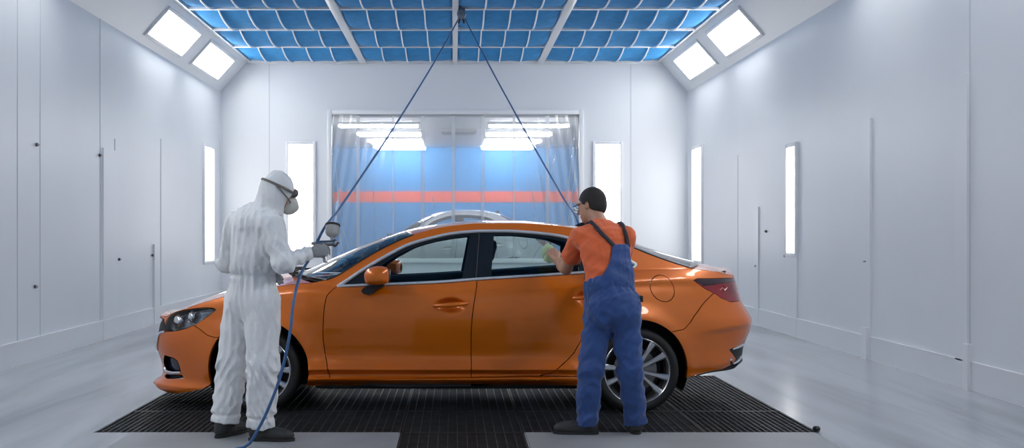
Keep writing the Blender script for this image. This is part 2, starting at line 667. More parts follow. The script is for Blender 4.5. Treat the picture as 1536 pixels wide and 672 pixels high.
for sd in (-1, 1):
    trim((min(sd * 3.90, sd * 3.97), YF, ZC - .03), (max(sd * 3.90, sd * 3.97), YB_, ZC + .02), M_FRAME)

# ---- sloping ceiling lights
sl = math.atan2(ZC - ZCH, XW - XCH)
def slope_light(sd, y0, y1, label):
    cx, cz = (XW + XCH) / 2, (ZC + ZCH) / 2
    o = empty('ceiling_light', (sd * cx, (y0 + y1) / 2, cz))
    o.rotation_euler = (0, sd * (PI - (PI - sl)) if False else sd * sl, 0)
    tag(o, label, 'ceiling light', 'sloping light panels above the side walls')
    hy, hw = (y1 - y0) / 2, .225
    mb = MB()
    for lo, hi in (((-hw - .05, -hy - .05, -.03), (hw + .05, -hy, .01)), ((-hw - .05, hy, -.03), (hw + .05, hy + .05, .01)), ((-hw - .05, -hy, -.03), (-hw, hy, .01)), ((hw, -hy, -.03), (hw + .05, hy, .01))): mb.box(lo, hi, .006)
    mb.build('frame', M_FRAME, o)
    MB().box((-hw, -hy, -.012), (hw, hy, .004)).build('diffuser', M_DIFF, o)
    mb = MB()
    for x in (-.11, .11): mb.tube([(x, -hy + .05, -.02), (x, hy - .05, -.02)], .016, 8)
    mb.build('tube', M_TUBE, o)
    return o


for sd, nm in ((-1, 'left'), (1, 'right')):
    slope_light(sd, 17.75, 19.65, f'bright sloping ceiling light above the {nm} wall, the one closest to the back wall')
    slope_light(sd, 15.15, 17.05, f'bright sloping ceiling light above the {nm} wall, second from the back wall')
    for k, y in enumerate((9.95, 7.35, 4.75, 2.15, -.45)):
        slope_light(sd, y, y + 1.9, f'bright sloping ceiling light above the {nm} wall, {["third", "fourth", "fifth", "sixth", "seventh", "eighth", "ninth"][k]} from the back wall')


def wall_light(loc, rz, w, h, label):
    o = empty('wall_light', loc, rz)
    tag(o, label, 'wall light', 'upright lit slots in the walls')
    mb = MB()
    f_ = .055
    for lo, hi in (((-w - f_, -.035, -h - f_), (-w, .01, h + f_)), ((w, -.035, -h - f_), (w + f_, .01, h + f_)), ((-w, -.035, -h - f_), (w, .01, -h)), ((-w, -.035, h), (w, .01, h + f_))): mb.box(lo, hi, .006)
    mb.build('frame', M_FRAME, o)
    MB().box((-w, -.012, -h), (w, .004, h)).build('diffuser', M_WDIFF, o)
    mb = MB()
    for x in ((-.11, .11) if w > .2 else (0,)): mb.tube([(x, -.02, -h + .04), (x, -.02, h - .04)], .014, 8)
    mb.build('tube', M_WTUBE, o)


wall_light((-2.945, YB_ - .002, 2.02), 0, .235, 1.05, 'tall lit wall slot on the back wall behind the white-suited painter')
wall_light((2.955, YB_ - .002, 2.02), 0, .235, 1.05, 'tall lit wall slot on the back wall behind the man in blue dungarees')
wall_light((-XW + .002, 19.45, 1.89), PI / 2, .36, 1.03, 'tall lit slot in the left wall near the back corner')
wall_light((XW - .002, 19.6, 1.89), -PI / 2, .36, 1.03, 'tall lit slot in the right wall near the back corner')
wall_light((XW - .002, 14.12, 1.80), -PI / 2, .18, .70, 'narrow lit slot in the right wall in front of the corner slot')

# ---- the room behind the plastic
YR = 28.0
ZR = 3.60
M_RBLUE = principled('blue_painted_wall', (.02, .22, .52), .6, vary=.04)
M_RRED = principled('red_wall_stripe', (.72, .10, .06), .6)
M_RW = principled('white_room_ceiling', (.62, .64, .67), .7)
struct(MB().box((-6.2, YR, 0), (6.2, YR + .1, ZR + .1)), 'wall_rear_room', M_RBLUE)
struct(MB().box((-6.2, YR - .012, 2.17), (6.2, YR + .001, 2.45)), 'trim_stripe', M_RRED)
struct(MB().box((-6.2, YB_ + T, ZR), (6.2, YR + .1, ZR + .1)), 'ceiling_rear_room', M_RW)
struct(MB().box((-6.2, YB_ + T, -.1), (6.2, YR + .1, 0)), 'floor_rear_room', M_SLAB)
for sd, nm in ((-1, 'wall_rear_room_left'), (1, 'wall_rear_room_right')):
    struct(MB().box((min(sd * 6.2, sd * 6.1), YB_ + T, 0), (max(sd * 6.2, sd * 6.1), YR, ZR)), nm, M_RW)
k = 0
ordn = ['nearest the plastic', 'second from the plastic', 'third from the plastic', 'farthest from the plastic']
for r, y in enumerate((21.6, 23.55, 25.6, 27.3)):
    for x0, x1, nm in ((-2.33 * (1 if r == 0 else .0) + (-2.12 if r == 1 else -2.0 if r == 2 else -1.98 if r == 3 else 0), -.70, 'left'), (.68, 2.32 if r == 0 else 2.15 if r == 1 else 2.0, 'right')):
        o = empty('strip_light', ((x0 + x1) / 2, y, ZR))
        tag(o, f'long white strip light on the {nm} half of the back-room ceiling, {ordn[r]}', 'strip light', 'strip lights seen through the plastic')
        h = (x1 - x0) / 2
        MB().box((-h, -.09, -.05), (h, .09, .0), .01).build('housing', M_FRAME, o)
        MB().tube([(-h + .03, -.0, -.075), (h - .03, -.0, -.075)], .026, 10).build('tube', emission('back_room_tube', (1, 1, 1), 75) if 'back_room_tube' not in bpy.data.materials else bpy.data.materials['back_room_tube'], o)
mb = MB().box((-.28, 23.0, ZR - .05), (.5, 23.7, ZR), .01)
for i in range(7): mb.box((-.24, 23.05 + .09 * i, ZR - .07), (.46, 23.08 + .09 * i, ZR - .04))
tag(mb.build('ceiling_vent', principled('grey_vent', (.2, .21, .22), .5)), 'square grey air vent in the ceiling of the back room', 'vent')

# the clear plastic sheet hung over the opening: welded strips, pulled folds at both sides
def sheet_mat():
    m, nt, out = new_mat('milky_plastic_sheet')
    t = nt.nodes.new('ShaderNodeBsdfTransparent')
    t.inputs[0].default_value = (.95, .97, 1, 1)
    rf = nt.nodes.new('ShaderNodeBsdfRefraction')
    rf.inputs['Roughness'].default_value = .2
    rf.inputs['IOR'].default_value = 1.12
    rf.inputs[0].default_value = (.97, .98, 1, 1)
    d = nt.nodes.new('ShaderNodeBsdfDiffuse')
    d.inputs[0].default_value = (.9, .93, .97, 1)
    tl = nt.nodes.new('ShaderNodeBsdfTranslucent')
    tl.inputs[0].default_value = (.85, .88, .92, 1)
    g = nt.nodes.new('ShaderNodeBsdfGlossy')
    g.inputs['Roughness'].default_value = .12
    a = nt.nodes.new('ShaderNodeMixShader')
    a.inputs[0].default_value = .45
    nt.links.new(t.outputs[0], a.inputs[1])
    nt.links.new(rf.outputs[0], a.inputs[2])
    b = nt.nodes.new('ShaderNodeMixShader')
    b.inputs[0].default_value = .35
    nt.links.new(d.outputs[0], b.inputs[1])
    nt.links.new(tl.outputs[0], b.inputs[2])
    c = nt.nodes.new('ShaderNodeMixShader')
    c.inputs[0].default_value = .26
    nt.links.new(a.outputs[0], c.inputs[1])
    nt.links.new(b.outputs[0], c.inputs[2])
    e = nt.nodes.new('ShaderNodeMixShader')
    e.inputs[0].default_value = .05
    nt.links.new(c.outputs[0], e.inputs[1])
    nt.links.new(g.outputs[0], e.inputs[2])
    nt.links.new(e.outputs[0], out.inputs[0])
    return m


M_SHEET = sheet_mat()
M_WELD = thin_glass('plastic_weld', (.95, .97, 1), .9, .1, haze=.38, hazecol=(.9, .93, .96))
sh = empty('plastic_curtain', (0, YB_ - .02, WZ0))
tag(sh, 'large clear plastic sheet stretched over the opening in the back wall', 'plastic sheet')
NX, NZ = 150, 60
vs, fs = [], []
def sheet_y(x, z):
    # shallow ripples, with tight diagonal pulls towards the lower corners
    y = .008 * math.sin(7 * x + 1.3 * math.sin(1.1 * z)) * (.4 + .6 * z / 2.76)
    for sd in (-1, 1):
        u = (sd * x - 1.75 + .16 * (z - 1.2))
        e = math.exp(-max(0, 2.35 - sd * x) / .30)
        y += e * .030 * math.sin(34 * (sd * x) + 9 * z * .6)
    y += .014 * math.exp(-((x - 1.55 - .12 * z) / .05) ** 2) * math.exp(-((z - 1.0) / .6) ** 2)
    y += .014 * math.exp(-((x + 1.5 + .02 * z) / .035) ** 2) * math.exp(-((z - .7) / .6) ** 2)
    return y


for j in range(NZ + 1):
    for i in range(NX + 1):
        x = WX0 + .004 + (WX1 - WX0 - .008) * i / NX
        z = .004 + (WZ1 - WZ0 - .008) * j / NZ
        vs.append((x, sheet_y(x, z), z))
for j in range(NZ):
    for i in range(NX): fs.append((j * (NX + 1) + i, j * (NX + 1) + i + 1, (j + 1) * (NX + 1) + i + 1, (j + 1) * (NX + 1) + i))
mesh_obj('sheet', vs, fs, M_SHEET, sh)
for px in (537, 590, 634, 680, 724, 771, 821):
    x = (px - CX) * (YB_ - .02) / FOC
    w = .035 if px in (634, 680, 724, 821, 537) else .02
    vs = []
    for j in range(31):
        z = .01 + (WZ1 - WZ0 - .02) * j / 30
        vs += [(x - w, sheet_y(x, z) - .012, z), (x + w, sheet_y(x, z) - .012, z)]
    mesh_obj('weld_strip', vs, [(2 * j, 2 * j + 1, 2 * j + 3, 2 * j + 2) for j in range(30)], M_WELD, sh)
for pts in ([(2.33, 2.5), (2.22, 1.6), (2.05, .55)], [(2.36, 2.2), (2.28, 1.3), (2.12, .3)], [(1.62, 1.75), (1.70, 1.35), (1.76, 1.0)], [(1.5, 1.3), (1.56, .95)], [(-1.55, 1.35), (-1.54, .95)], [(-1.52, .85), (-1.51, .5)], [(-2.28, 1.9), (-2.2, 1.0), (-2.02, .15)], [(-2.31, 1.2), (-2.22, .6), (-2.12, .1)], [(1.95, 2.0), (1.85, 1.6)], [(-.42, 1.2), (-.38, .9)]):
    P = spline([(x, z) for x, z in pts], 14)
    MB().tube([(x, sheet_y(x, z) - .012, z) for x, z in P], [.004 + .009 * math.sin(PI * i / 13) for i in range(14)], 6, flat=.4, up=(0, 1, 0)).build('fold', M_WELD, sh)
# ================================================================ the orange saloon
YC = 8.92          # distance of the car's centre line
W0 = 0.92          # half width
XM = 0.0
NF, NR = 3.3, 3.9
FWX, RWX, WZ, ARCH = -1.486, 1.38, 0.322, 0.388


def ppix(lst, Y): return np.array([[(px - CX) * Y / FOC, EYE - (py - CY) * Y / FOC] for px, py in lst])


def end_profile(sil, sign, n):
    """for each height the half length whose outline, seen from the eye, has the photographed silhouette"""
    zs, Ls = [], []
    th = np.linspace(0.0005, PI / 2, 3000)
    c, s = np.cos(th) ** (2 / n), np.sin(th) ** (2 / n)
    for px, py in sil:
        r = abs(px - CX) / FOC
        lo, hi = 1.8, 3.2
        for _ in range(40):
            L = (lo + hi) / 2
            if (L * c / (YC - W0 * s)).max() > r: hi = L
            else: lo = L
        k = (L * c / (YC - W0 * s)).argmax()
        zs.append(EYE - (py - CY) * (YC - W0 * s[k]) / FOC)
        Ls.append(L)
    o = np.argsort(zs)
    return pchip(np.array(zs)[o], np.array(Ls)[o])


LF = end_profile([(240, 474), (235, 484), (232, 500), (233, 512), (237, 528), (243, 548), (244, 558), (240, 566), (229, 573), (229, 577), (236, 583), (250, 588)], -1, NF)
LR = end_profile([(1101, 408), (1102.5, 415), (1106, 430), (1112, 451), (1122, 468), (1127, 477), (1128, 484), (1126, 495), (1121, 508), (1117, 520), (1115, 532), (1113, 539), (1104, 550)], 1, NR)

_shoulder = [(244, 476), (255, 471), (268, 466.5), (300, 455.5), (330, 446.5), (365, 438.5), (400, 432), (440, 426.5), (470, 424.5), (490, 426.5), (506, 430.5), (545, 429.5),
             (584, 428), (659, 425), (715, 420.7), (814, 414.7), (872, 411), (930, 406.3), (954, 404.3), (1000, 403.6), (1041, 404), (1060, 405.5), (1085, 409), (1100, 413)]
_sh = ppix(_shoulder, 8.07)
_sh[:4] = ppix(_shoulder[:4], 8.3)
_sh[-2:] = ppix(_shoulder[-2:], 8.25)
ZS = pchip(_sh[:, 0], _sh[:, 1])
_bt = [(229, 578), (245, 585), (262, 587.5), (306, 587.5), (380, 586), (470, 581), (730, 579.5), (900, 579), (1000, 573), (1032, 568.5), (1077, 560.5), (1103, 551), (1112, 543)]
_bz = ppix(_bt, 8.05)
_bz[:3] = ppix(_bt[:3], 8.45)
_bz[-2:] = ppix(_bt[-2:], 8.35)
ZB = pchip(_bz[:, 0], _bz[:, 1])

_dz = [0.10, .20, .225, .247, .262, .276, .29, .305, .335, .365, .42, .55, .68, .78, .86, .93, .985, 1.2]
_di = [.16, .115, .075, .040, .028, .054, .064, .052, .014, .040, .064, .040, .012, .0, .002, .012, .032, .08]
DOORSEC = pchip(_dz, _di)
_ez = [0.10, .2, .3, .45, .6, .75, .9, 1.0, 1.2]
_ei = [.05, .03, .015, .004, .0, .004, .02, .045, .10]
ENDSEC = pchip(_ez, _ei)


def sstep(a, b, x):
    t = np.clip((x - a) / (b - a), 0, 1)
    return t * t * (3 - 2 * t)


DENT = 1.0
HOLLOWS = ((-.025, .819), (1.02, .877))


def body_pt(th, z):
    """near side of the lower body: angle round the plan, height -> point"""
    th = np.asarray(th, float)
    z = np.asarray(z, float)
    c, s = np.cos(th), np.maximum(np.sin(th), 1e-9)
    fr = c >= 0
    n = np.where(fr, NF, NR)
    L = np.where(fr, LF(z), LR(z))
    x = XM - np.sign(c) * L * np.abs(c) ** (2 / n)
    y0 = s ** (2 / n)
    w = sstep(FWX + .1, FWX + .55, x) * (1 - sstep(RWX - .75, RWX - .25, x))
    ins = w * DOORSEC(z) + (1 - w) * ENDSEC(z)
    zs = ZS(x)
    e = np.clip((z - (zs - .07)) / .07, 0, 1.15)
    ins = ins + .034 * e * e
    for wx in (FWX, RWX):
        rho = np.hypot(x - wx, z - WZ)
        ins = ins - .024 * np.exp(-((rho - ARCH - .01) / .075) ** 2) * sstep(.1, .3, z) * (1 - e)
    # the bowl of the fender over the wheel and the shoulder crease of the rear quarter
    ins = ins - .012 * np.exp(-((z - (zs - .085)) / .03) ** 2) * sstep(.5, 1.5, x)
    # the hollow flank of the rear bumper under its ledge
    zl = .66 + .10 * (x - 2.3)
    ins = ins + .034 * sstep(1.75, 2.15, x) * sstep(zl, zl - .05, z) * sstep(.26, .50, z)
    for hx, hz in HOLLOWS:
        q = ((x - hx) / .088) ** 2 + ((z - hz) / .046) ** 2
        ins = ins + DENT * .046 * np.exp(-q * q)
    y = -(W0 - ins) * y0
    return np.stack([x, y, z], -1)


_q = np.r_[np.linspace(0, 1, 6000) ** 2 * .0]
_th = np.sort(np.r_[np.linspace(0, PI, 6000), PI / 2 + np.sign(np.linspace(-1, 1, 6000)) * np.abs(np.linspace(-1, 1, 6000)) ** 4 * .3])
_pl = body_pt(_th, np.full_like(_th, .62))
_ul = np.r_[0, np.cumsum(np.hypot(np.diff(_pl[:, 0]), np.diff(_pl[:, 1])))]
UMAX = _ul[-1]


def th_u(u): return np.interp(u, _ul, _th)


def u_th(th): return np.interp(th, _th, _ul)


def S(uz, mirror=False):
    p = body_pt(th_u(uz[..., 0]), uz[..., 1])
    return p


def th_x(x, z):
    fr = x < XM
    n = np.where(fr, NF, NR)
    L = np.where(fr, LF(z), LR(z))
    q = np.clip(np.abs(x - XM) / L, 0, 1)
    c = q ** (n / 2)
    return np.where(fr, np.arccos(c), PI - np.arccos(c))


def px2uz(lst):
    out = []
    for px, py in lst:
        Y = 8.05
        th = PI / 2
        for _ in range(60):
            x = (px - CX) * Y / FOC
            z = EYE - (py - CY) * Y / FOC
            th = float(th_x(x, z))
            Yn = YC + float(body_pt(th, z)[1])
            Y = Y + .4 * (Yn - Y)
        out.append((float(u_th(th)), z))
    return np.array(out)


def xz2uz(lst): return np.array([(float(u_th(th_x(x, z))), z) for x, z in lst])


def snormals(f, P, eps=2e-3):
    du = f(P + np.array([eps, 0])) - f(P - np.array([eps, 0]))
    dz = f(P + np.array([0, eps])) - f(P - np.array([0, eps]))
    n = np.cross(du, dz)
    n /= np.maximum(np.linalg.norm(n, axis=1, keepdims=True), 1e-12)
    return n


def panel(name, P2, F, f, mat, parent, side, gap=.0032, flange=.02, shift=0.0, flip=None):
    """one body panel from a set of plane triangles: its edge drawn in by half a shut line and turned inwards"""
    idx, inv = np.unique(F.ravel(), return_inverse=True)
    F = inv.reshape(-1, 3)
    Q = P2[idx].copy()
    a, b, c = Q[F[:, 0]], Q[F[:, 1]], Q[F[:, 2]]
    ar = (b[:, 0] - a[:, 0]) * (c[:, 1] - a[:, 1]) - (b[:, 1] - a[:, 1]) * (c[:, 0] - a[:, 0])
    F[ar < 0] = F[ar < 0][:, ::-1]
    cnt = {}
    for t in F:
        for i in range(3):
            e = (t[i], t[(i + 1) % 3])
            cnt[e] = cnt.get(e, 0) + 1
    bd = [e for e in cnt if (e[1], e[0]) not in cnt]
    mv = np.zeros_like(Q)
    for i, j in bd:
        d = Q[j] - Q[i]
        n = np.array([-d[1], d[0]])
        n /= max(np.linalg.norm(n), 1e-9)
        mv[i] += n
        mv[j] += n
    ln = np.linalg.norm(mv, axis=1, keepdims=True)
    Q += np.where(ln > 1e-6, mv / np.maximum(ln, 1e-6), 0) * gap
    V = f(Q)
    N = snormals(f, Q)
    if N[:, 1].mean() > 0: N = -N
    V = V + N * shift
    nb = sorted({i for e in bd for i in e})
    pos = {v: len(V) + k for k, v in enumerate(nb)}
    pos2 = {v: len(V) + len(nb) + k for k, v in enumerate(nb)}
    faces = [tuple(t) for t in F]
    faces += [(j, i, pos2[i], pos2[j]) if False else (pos[j], pos[i], pos2[i], pos2[j]) for i, j in bd]
    V2 = np.vstack([V, V[nb], V[nb] - N[nb] * flange])
    fn = np.zeros((len(nb), 3))
    ix = {v: k for k, v in enumerate(nb)}
    for i, j in bd:
        d = V[j] - V[i]
        n = np.cross(d, N[i])
        for q in (i, j): fn[ix[q]] += n
    fn /= np.maximum(np.linalg.norm(fn, axis=1, keepdims=True), 1e-9)
    N2 = np.vstack([N, fn, fn])
    if side > 0:
        V2 = V2 * np.array([1, -1, 1])
        N2 = N2 * np.array([1, -1, 1])
        faces = [t[::-1] for t in faces]
    # the winding follows the normals
    o0 = faces[len(F) // 2]
    g = np.cross(V2[o0[1]] - V2[o0[0]], V2[o0[2]] - V2[o0[0]])
    if g @ N2[o0[0]] < 0: faces = [t[::-1] for t in faces]
    return mesh_obj(name, V2, faces, mat, parent, True, N2)


# ---- outlines on the flank, each traced where it lies
uf = lambda *a: px2uz(list(a))
NOSE = -.2
HEADL = uf((247, 487), (250, 479), (256, 473), (264, 469), (275, 465.6), (290, 463), (306, 461.5), (318, 462), (324, 464.5), (316, 471), (305, 479), (292, 487), (280, 492.5), (266, 496), (250, 497.5))
FOG = uf((247, 533), (260, 537), (266, 541), (269.5, 550), (271, 558), (255, 558), (247, 553), (245.5, 544))
INTAKE = uf((247, 563.5), (250, 561.5), (262, 562), (273, 563), (276, 567), (262, 568), (250, 567.5))
TAIL = uf((1040.5, 420.5), (1046, 418), (1064, 418), (1085, 417.6), (1101, 417.4), (1104.5, 430), (1109, 451), (1096, 452.7), (1082, 447), (1073, 440.4), (1057, 432.6))
TAILTOP = uf((1040.5, 420.5), (1046, 418), (1064, 418), (1085, 417.6), (1101, 417.4), (1102, 423), (1085, 424.5), (1066, 428), (1055, 428.5))
_fd = px2uz([(993.8, 432.6)])[0]
FUEL = np.array([(_fd[0] + .1 * math.cos(q), _fd[1] + .1 * math.sin(q)) for q in np.linspace(0, 2 * PI, 36, endpoint=False)])
FDOOR = uf((504, 395), (506, 429.5), (497, 436), (490, 444), (486.5, 460), (485, 480), (484.7, 500), (486, 518), (488.7, 535), (494, 562), (497, 580), (707, 580), (707, 556), (706.6, 500), (708, 478), (711, 455), (715, 430), (717, 395))
RDOOR = uf((717, 395), (715, 430), (711, 455), (708, 478), (706.6, 500), (707, 556), (707, 580), (800, 580), (809, 564), (825, 560), (838, 552), (850, 541), (861, 529), (872, 510), (880, 485), (884, 455), (885, 395))
ROCKER = uf((430, 570.5), (494, 568.7), (707, 566.2), (809, 564.2), (905, 565), (905, 620), (430, 620))
LAMPU = px2uz([(247, 490)])[0][0]
FBUMP = np.vstack([uf((332, 640), (332, 507), (322, 506), (311, 503), (300, 494), (286, 484), (268, 474), (262, 470)), [(px2uz([(262, 470)])[0][0], 1.2), (NOSE, 1.2), (NOSE, 0)]])
RBUMP = np.vstack([uf((1006, 620), (1008, 497.5), (1026, 494), (1040, 476), (1057, 453), (1069, 441), (1076, 436), (1085, 437)), [(UMAX + .2, px2uz([(1100, 441)])[0][1]), (UMAX + .2, 0)]])
BLKTAIL = np.vstack([uf((1094, 524.5), (1106, 519.5), (1117, 512.5)), [(UMAX + .2, px2uz([(1117, 512.5)])[0][1]), (UMAX + .2, 0)], uf((1102, 556), (1085, 556), (1078, 557), (1099, 546), (1104, 538))])
GRILLE = np.vstack([[(NOSE, .665)], uf((241, 475.5), (246, 479), (247.5, 487), (249, 497)), uf((241, 499)), [(LAMPU - .12, .50), (LAMPU - .18, .44), (LAMPU - .24, .40), (NOSE, .39)]])
LOWGR = np.array([(NOSE, .335), (LAMPU - .32, .335), (LAMPU - .27, .30), (LAMPU - .33, .25), (NOSE, .25)])
PLATE = None

uu = np.linspace(0.0, UMAX, 330)
_zt, _zb = [], []
for u in uu:
    th = th_u(u)
    z = .8
    for _ in range(6): z = float(ZS(body_pt(th, z)[0]))
    _zt.append(z)
    z = .3
    for _ in range(6): z = float(ZB(body_pt(th, z)[0]))
    _zb.append(z)
_zt, _zb = np.array(_zt), np.array(_zb)
ZT_U = lambda u: np.interp(u, uu, _zt)
OUTLINE = np.vstack([np.stack([uu, _zb], 1), np.stack([uu, _zt], 1)[::-1]])
archs = []
for wx in (FWX, RWX):
    q = np.linspace(-.5, PI + .5, 60)
    pts = [(wx + ARCH * math.cos(t), WZ + ARCH * math.sin(t)) for t in q]
    pts = [(wx + ARCH, .05)] + [p for p in pts if p[1] > .2] + [(wx - ARCH, .05)]
    archs.append(xz2uz(pts))
cons = []
for P in (HEADL, FOG, INTAKE, TAIL, FDOOR, RDOOR, ROCKER, FBUMP, RBUMP, BLKTAIL, GRILLE, LOWGR): cons.append((resample(P, .02), True))
cons.append((TAILTOP, True))
cons.append((FUEL, True))
for P in archs: cons.append((resample(P, .02), True))
for hx, hz in HOLLOWS:
    for k in (.3, .55, .75, .9, 1.05, 1.2, 1.4):
        cons.append((xz2uz([(hx + .088 * k * math.cos(q), hz + .046 * k * math.sin(q)) for q in np.linspace(0, 2 * PI, 40, endpoint=False)]), True))
BP, BF = cdt_patch(OUTLINE, cons, .021)
_cen = BP[BF].mean(1)
left = np.ones(len(BF), bool)
for P in archs: left &= ~inside(_cen, P)
REG = {}
for nm, P in (('headlight', HEADL), ('grille', GRILLE), ('lower_grille', LOWGR), ('fog_recess', FOG), ('air_intake', INTAKE), ('tail_dark', TAILTOP), ('taillight', TAIL), ('fuel_door', FUEL), ('rocker_panel', ROCKER),
              ('front_door', FDOOR), ('rear_door', RDOOR), ('rear_diffuser', BLKTAIL), ('front_bumper', FBUMP), ('rear_bumper', RBUMP)):
    k = left & inside(_cen, P)
    REG[nm] = BF[k]
    left &= ~k
_xc = S(_cen)[:, 0]
REG['front_fender'] = BF[left & (_xc < -.5)]
REG['quarter_panel'] = BF[left & (_xc >= -.5)]

# ---- paints and finishes
def paint_mat(name, base, flake):
    m, nt, out = new_mat(name)
    b = nt.nodes.new('ShaderNodeBsdfPrincipled')
    nt.links.new(b.outputs[0], out.inputs[0])
    b.inputs['Metallic'].default_value = .25
    b.inputs['Roughness'].default_value = .33
    b.inputs['Coat Weight'].default_value = 1
    b.inputs['Coat Roughness'].default_value = .04
    lw = nt.nodes.new('ShaderNodeLayerWeight')
    lw.inputs[0].default_value = .35
    mx = nt.nodes.new('ShaderNodeMix')
    mx.data_type = 'RGBA'
    mx.inputs[6].default_value = (*base, 1)
    mx.inputs[7].default_value = (*flake, 1)
    nt.links.new(lw.outputs['Facing'], mx.inputs[0])
    nt.links.new(mx.outputs[2], b.inputs['Base Color'])
    n = nt.nodes.new('ShaderNodeTexNoise')
    n.inputs['Scale'].default_value = 900
    tc = nt.nodes.new('ShaderNodeTexCoord')
    nt.links.new(tc.outputs['Object'], n.inputs[0])
    mr = nt.nodes.new('ShaderNodeMapRange')
    mr.inputs[3].default_value, mr.inputs[4].default_value = .27, .4
    nt.links.new(n.outputs[0], mr.inputs[0])
    nt.links.new(mr.outputs[0], b.inputs['Roughness'])
    return m


M_PAINT = paint_mat('orange_metallic_paint', (.82, .185, .002), (.62, .105, .001))
M_WPAINT = paint_mat('white_car_paint', (.78, .79, .80), (.7, .71, .72))
M_BLACKP = principled('black_trim', (.012, .013, .014), .3, coat=.3)
M_MATBLK = principled('matt_black_plastic', (.018, .018, .02), .6, bump=.1, bscale=200)
M_CHROME = principled('polished_chrome', (.88, .89, .90), .22, 1.0)
M_SATIN = principled('satin_aluminium_trim', (.80, .81, .82), .42, .65)
M_LENS = thin_glass('lamp_lens', (.95, .97, 1), .95, .02)
M_HOUSE = principled('lamp_housing', (.55, .57, .60), .25, .85, vary=.6, vscale=7, stretch=(1, 1, 3))
M_RED = principled('red_lamp_lens', (.27, .004, .012), .1, coat=1, vary=.35, vscale=9)
M_REDDK = principled('smoked_red_lens', (.035, .008, .012), .06, coat=1)
M_GLASS = thin_glass('tinted_car_glass', (.84, .94, .92), .95, .01)
M_WSCREEN = thin_glass('windscreen_glass', (.88, .96, .94), .9, .01)
M_SEAT = principled('charcoal_seat_cloth', (.03, .033, .036), .8, bump=.15, bscale=150)
M_DASH = principled('dark_dashboard', (.035, .04, .042), .55)
M_TYRE = principled('tyre_rubber', (.012, .012, .013), .62, bump=.1, bscale=90)
M_RIM = principled('machined_alloy', (.62, .63, .65), .26, .9)
M_RIMDK = principled('dark_alloy', (.06, .062, .066), .4, .6)
M_DISC = principled('brake_disc_steel', (.22, .22, .22), .4, .9)
M_FOGB = principled('blue_black_recess', (.012, .02, .045), .2, coat=.6)

car = empty('car', (0, YC, 0))
tag(car, 'glossy metallic orange four-door saloon car parked side-on across the floor grates', 'car')

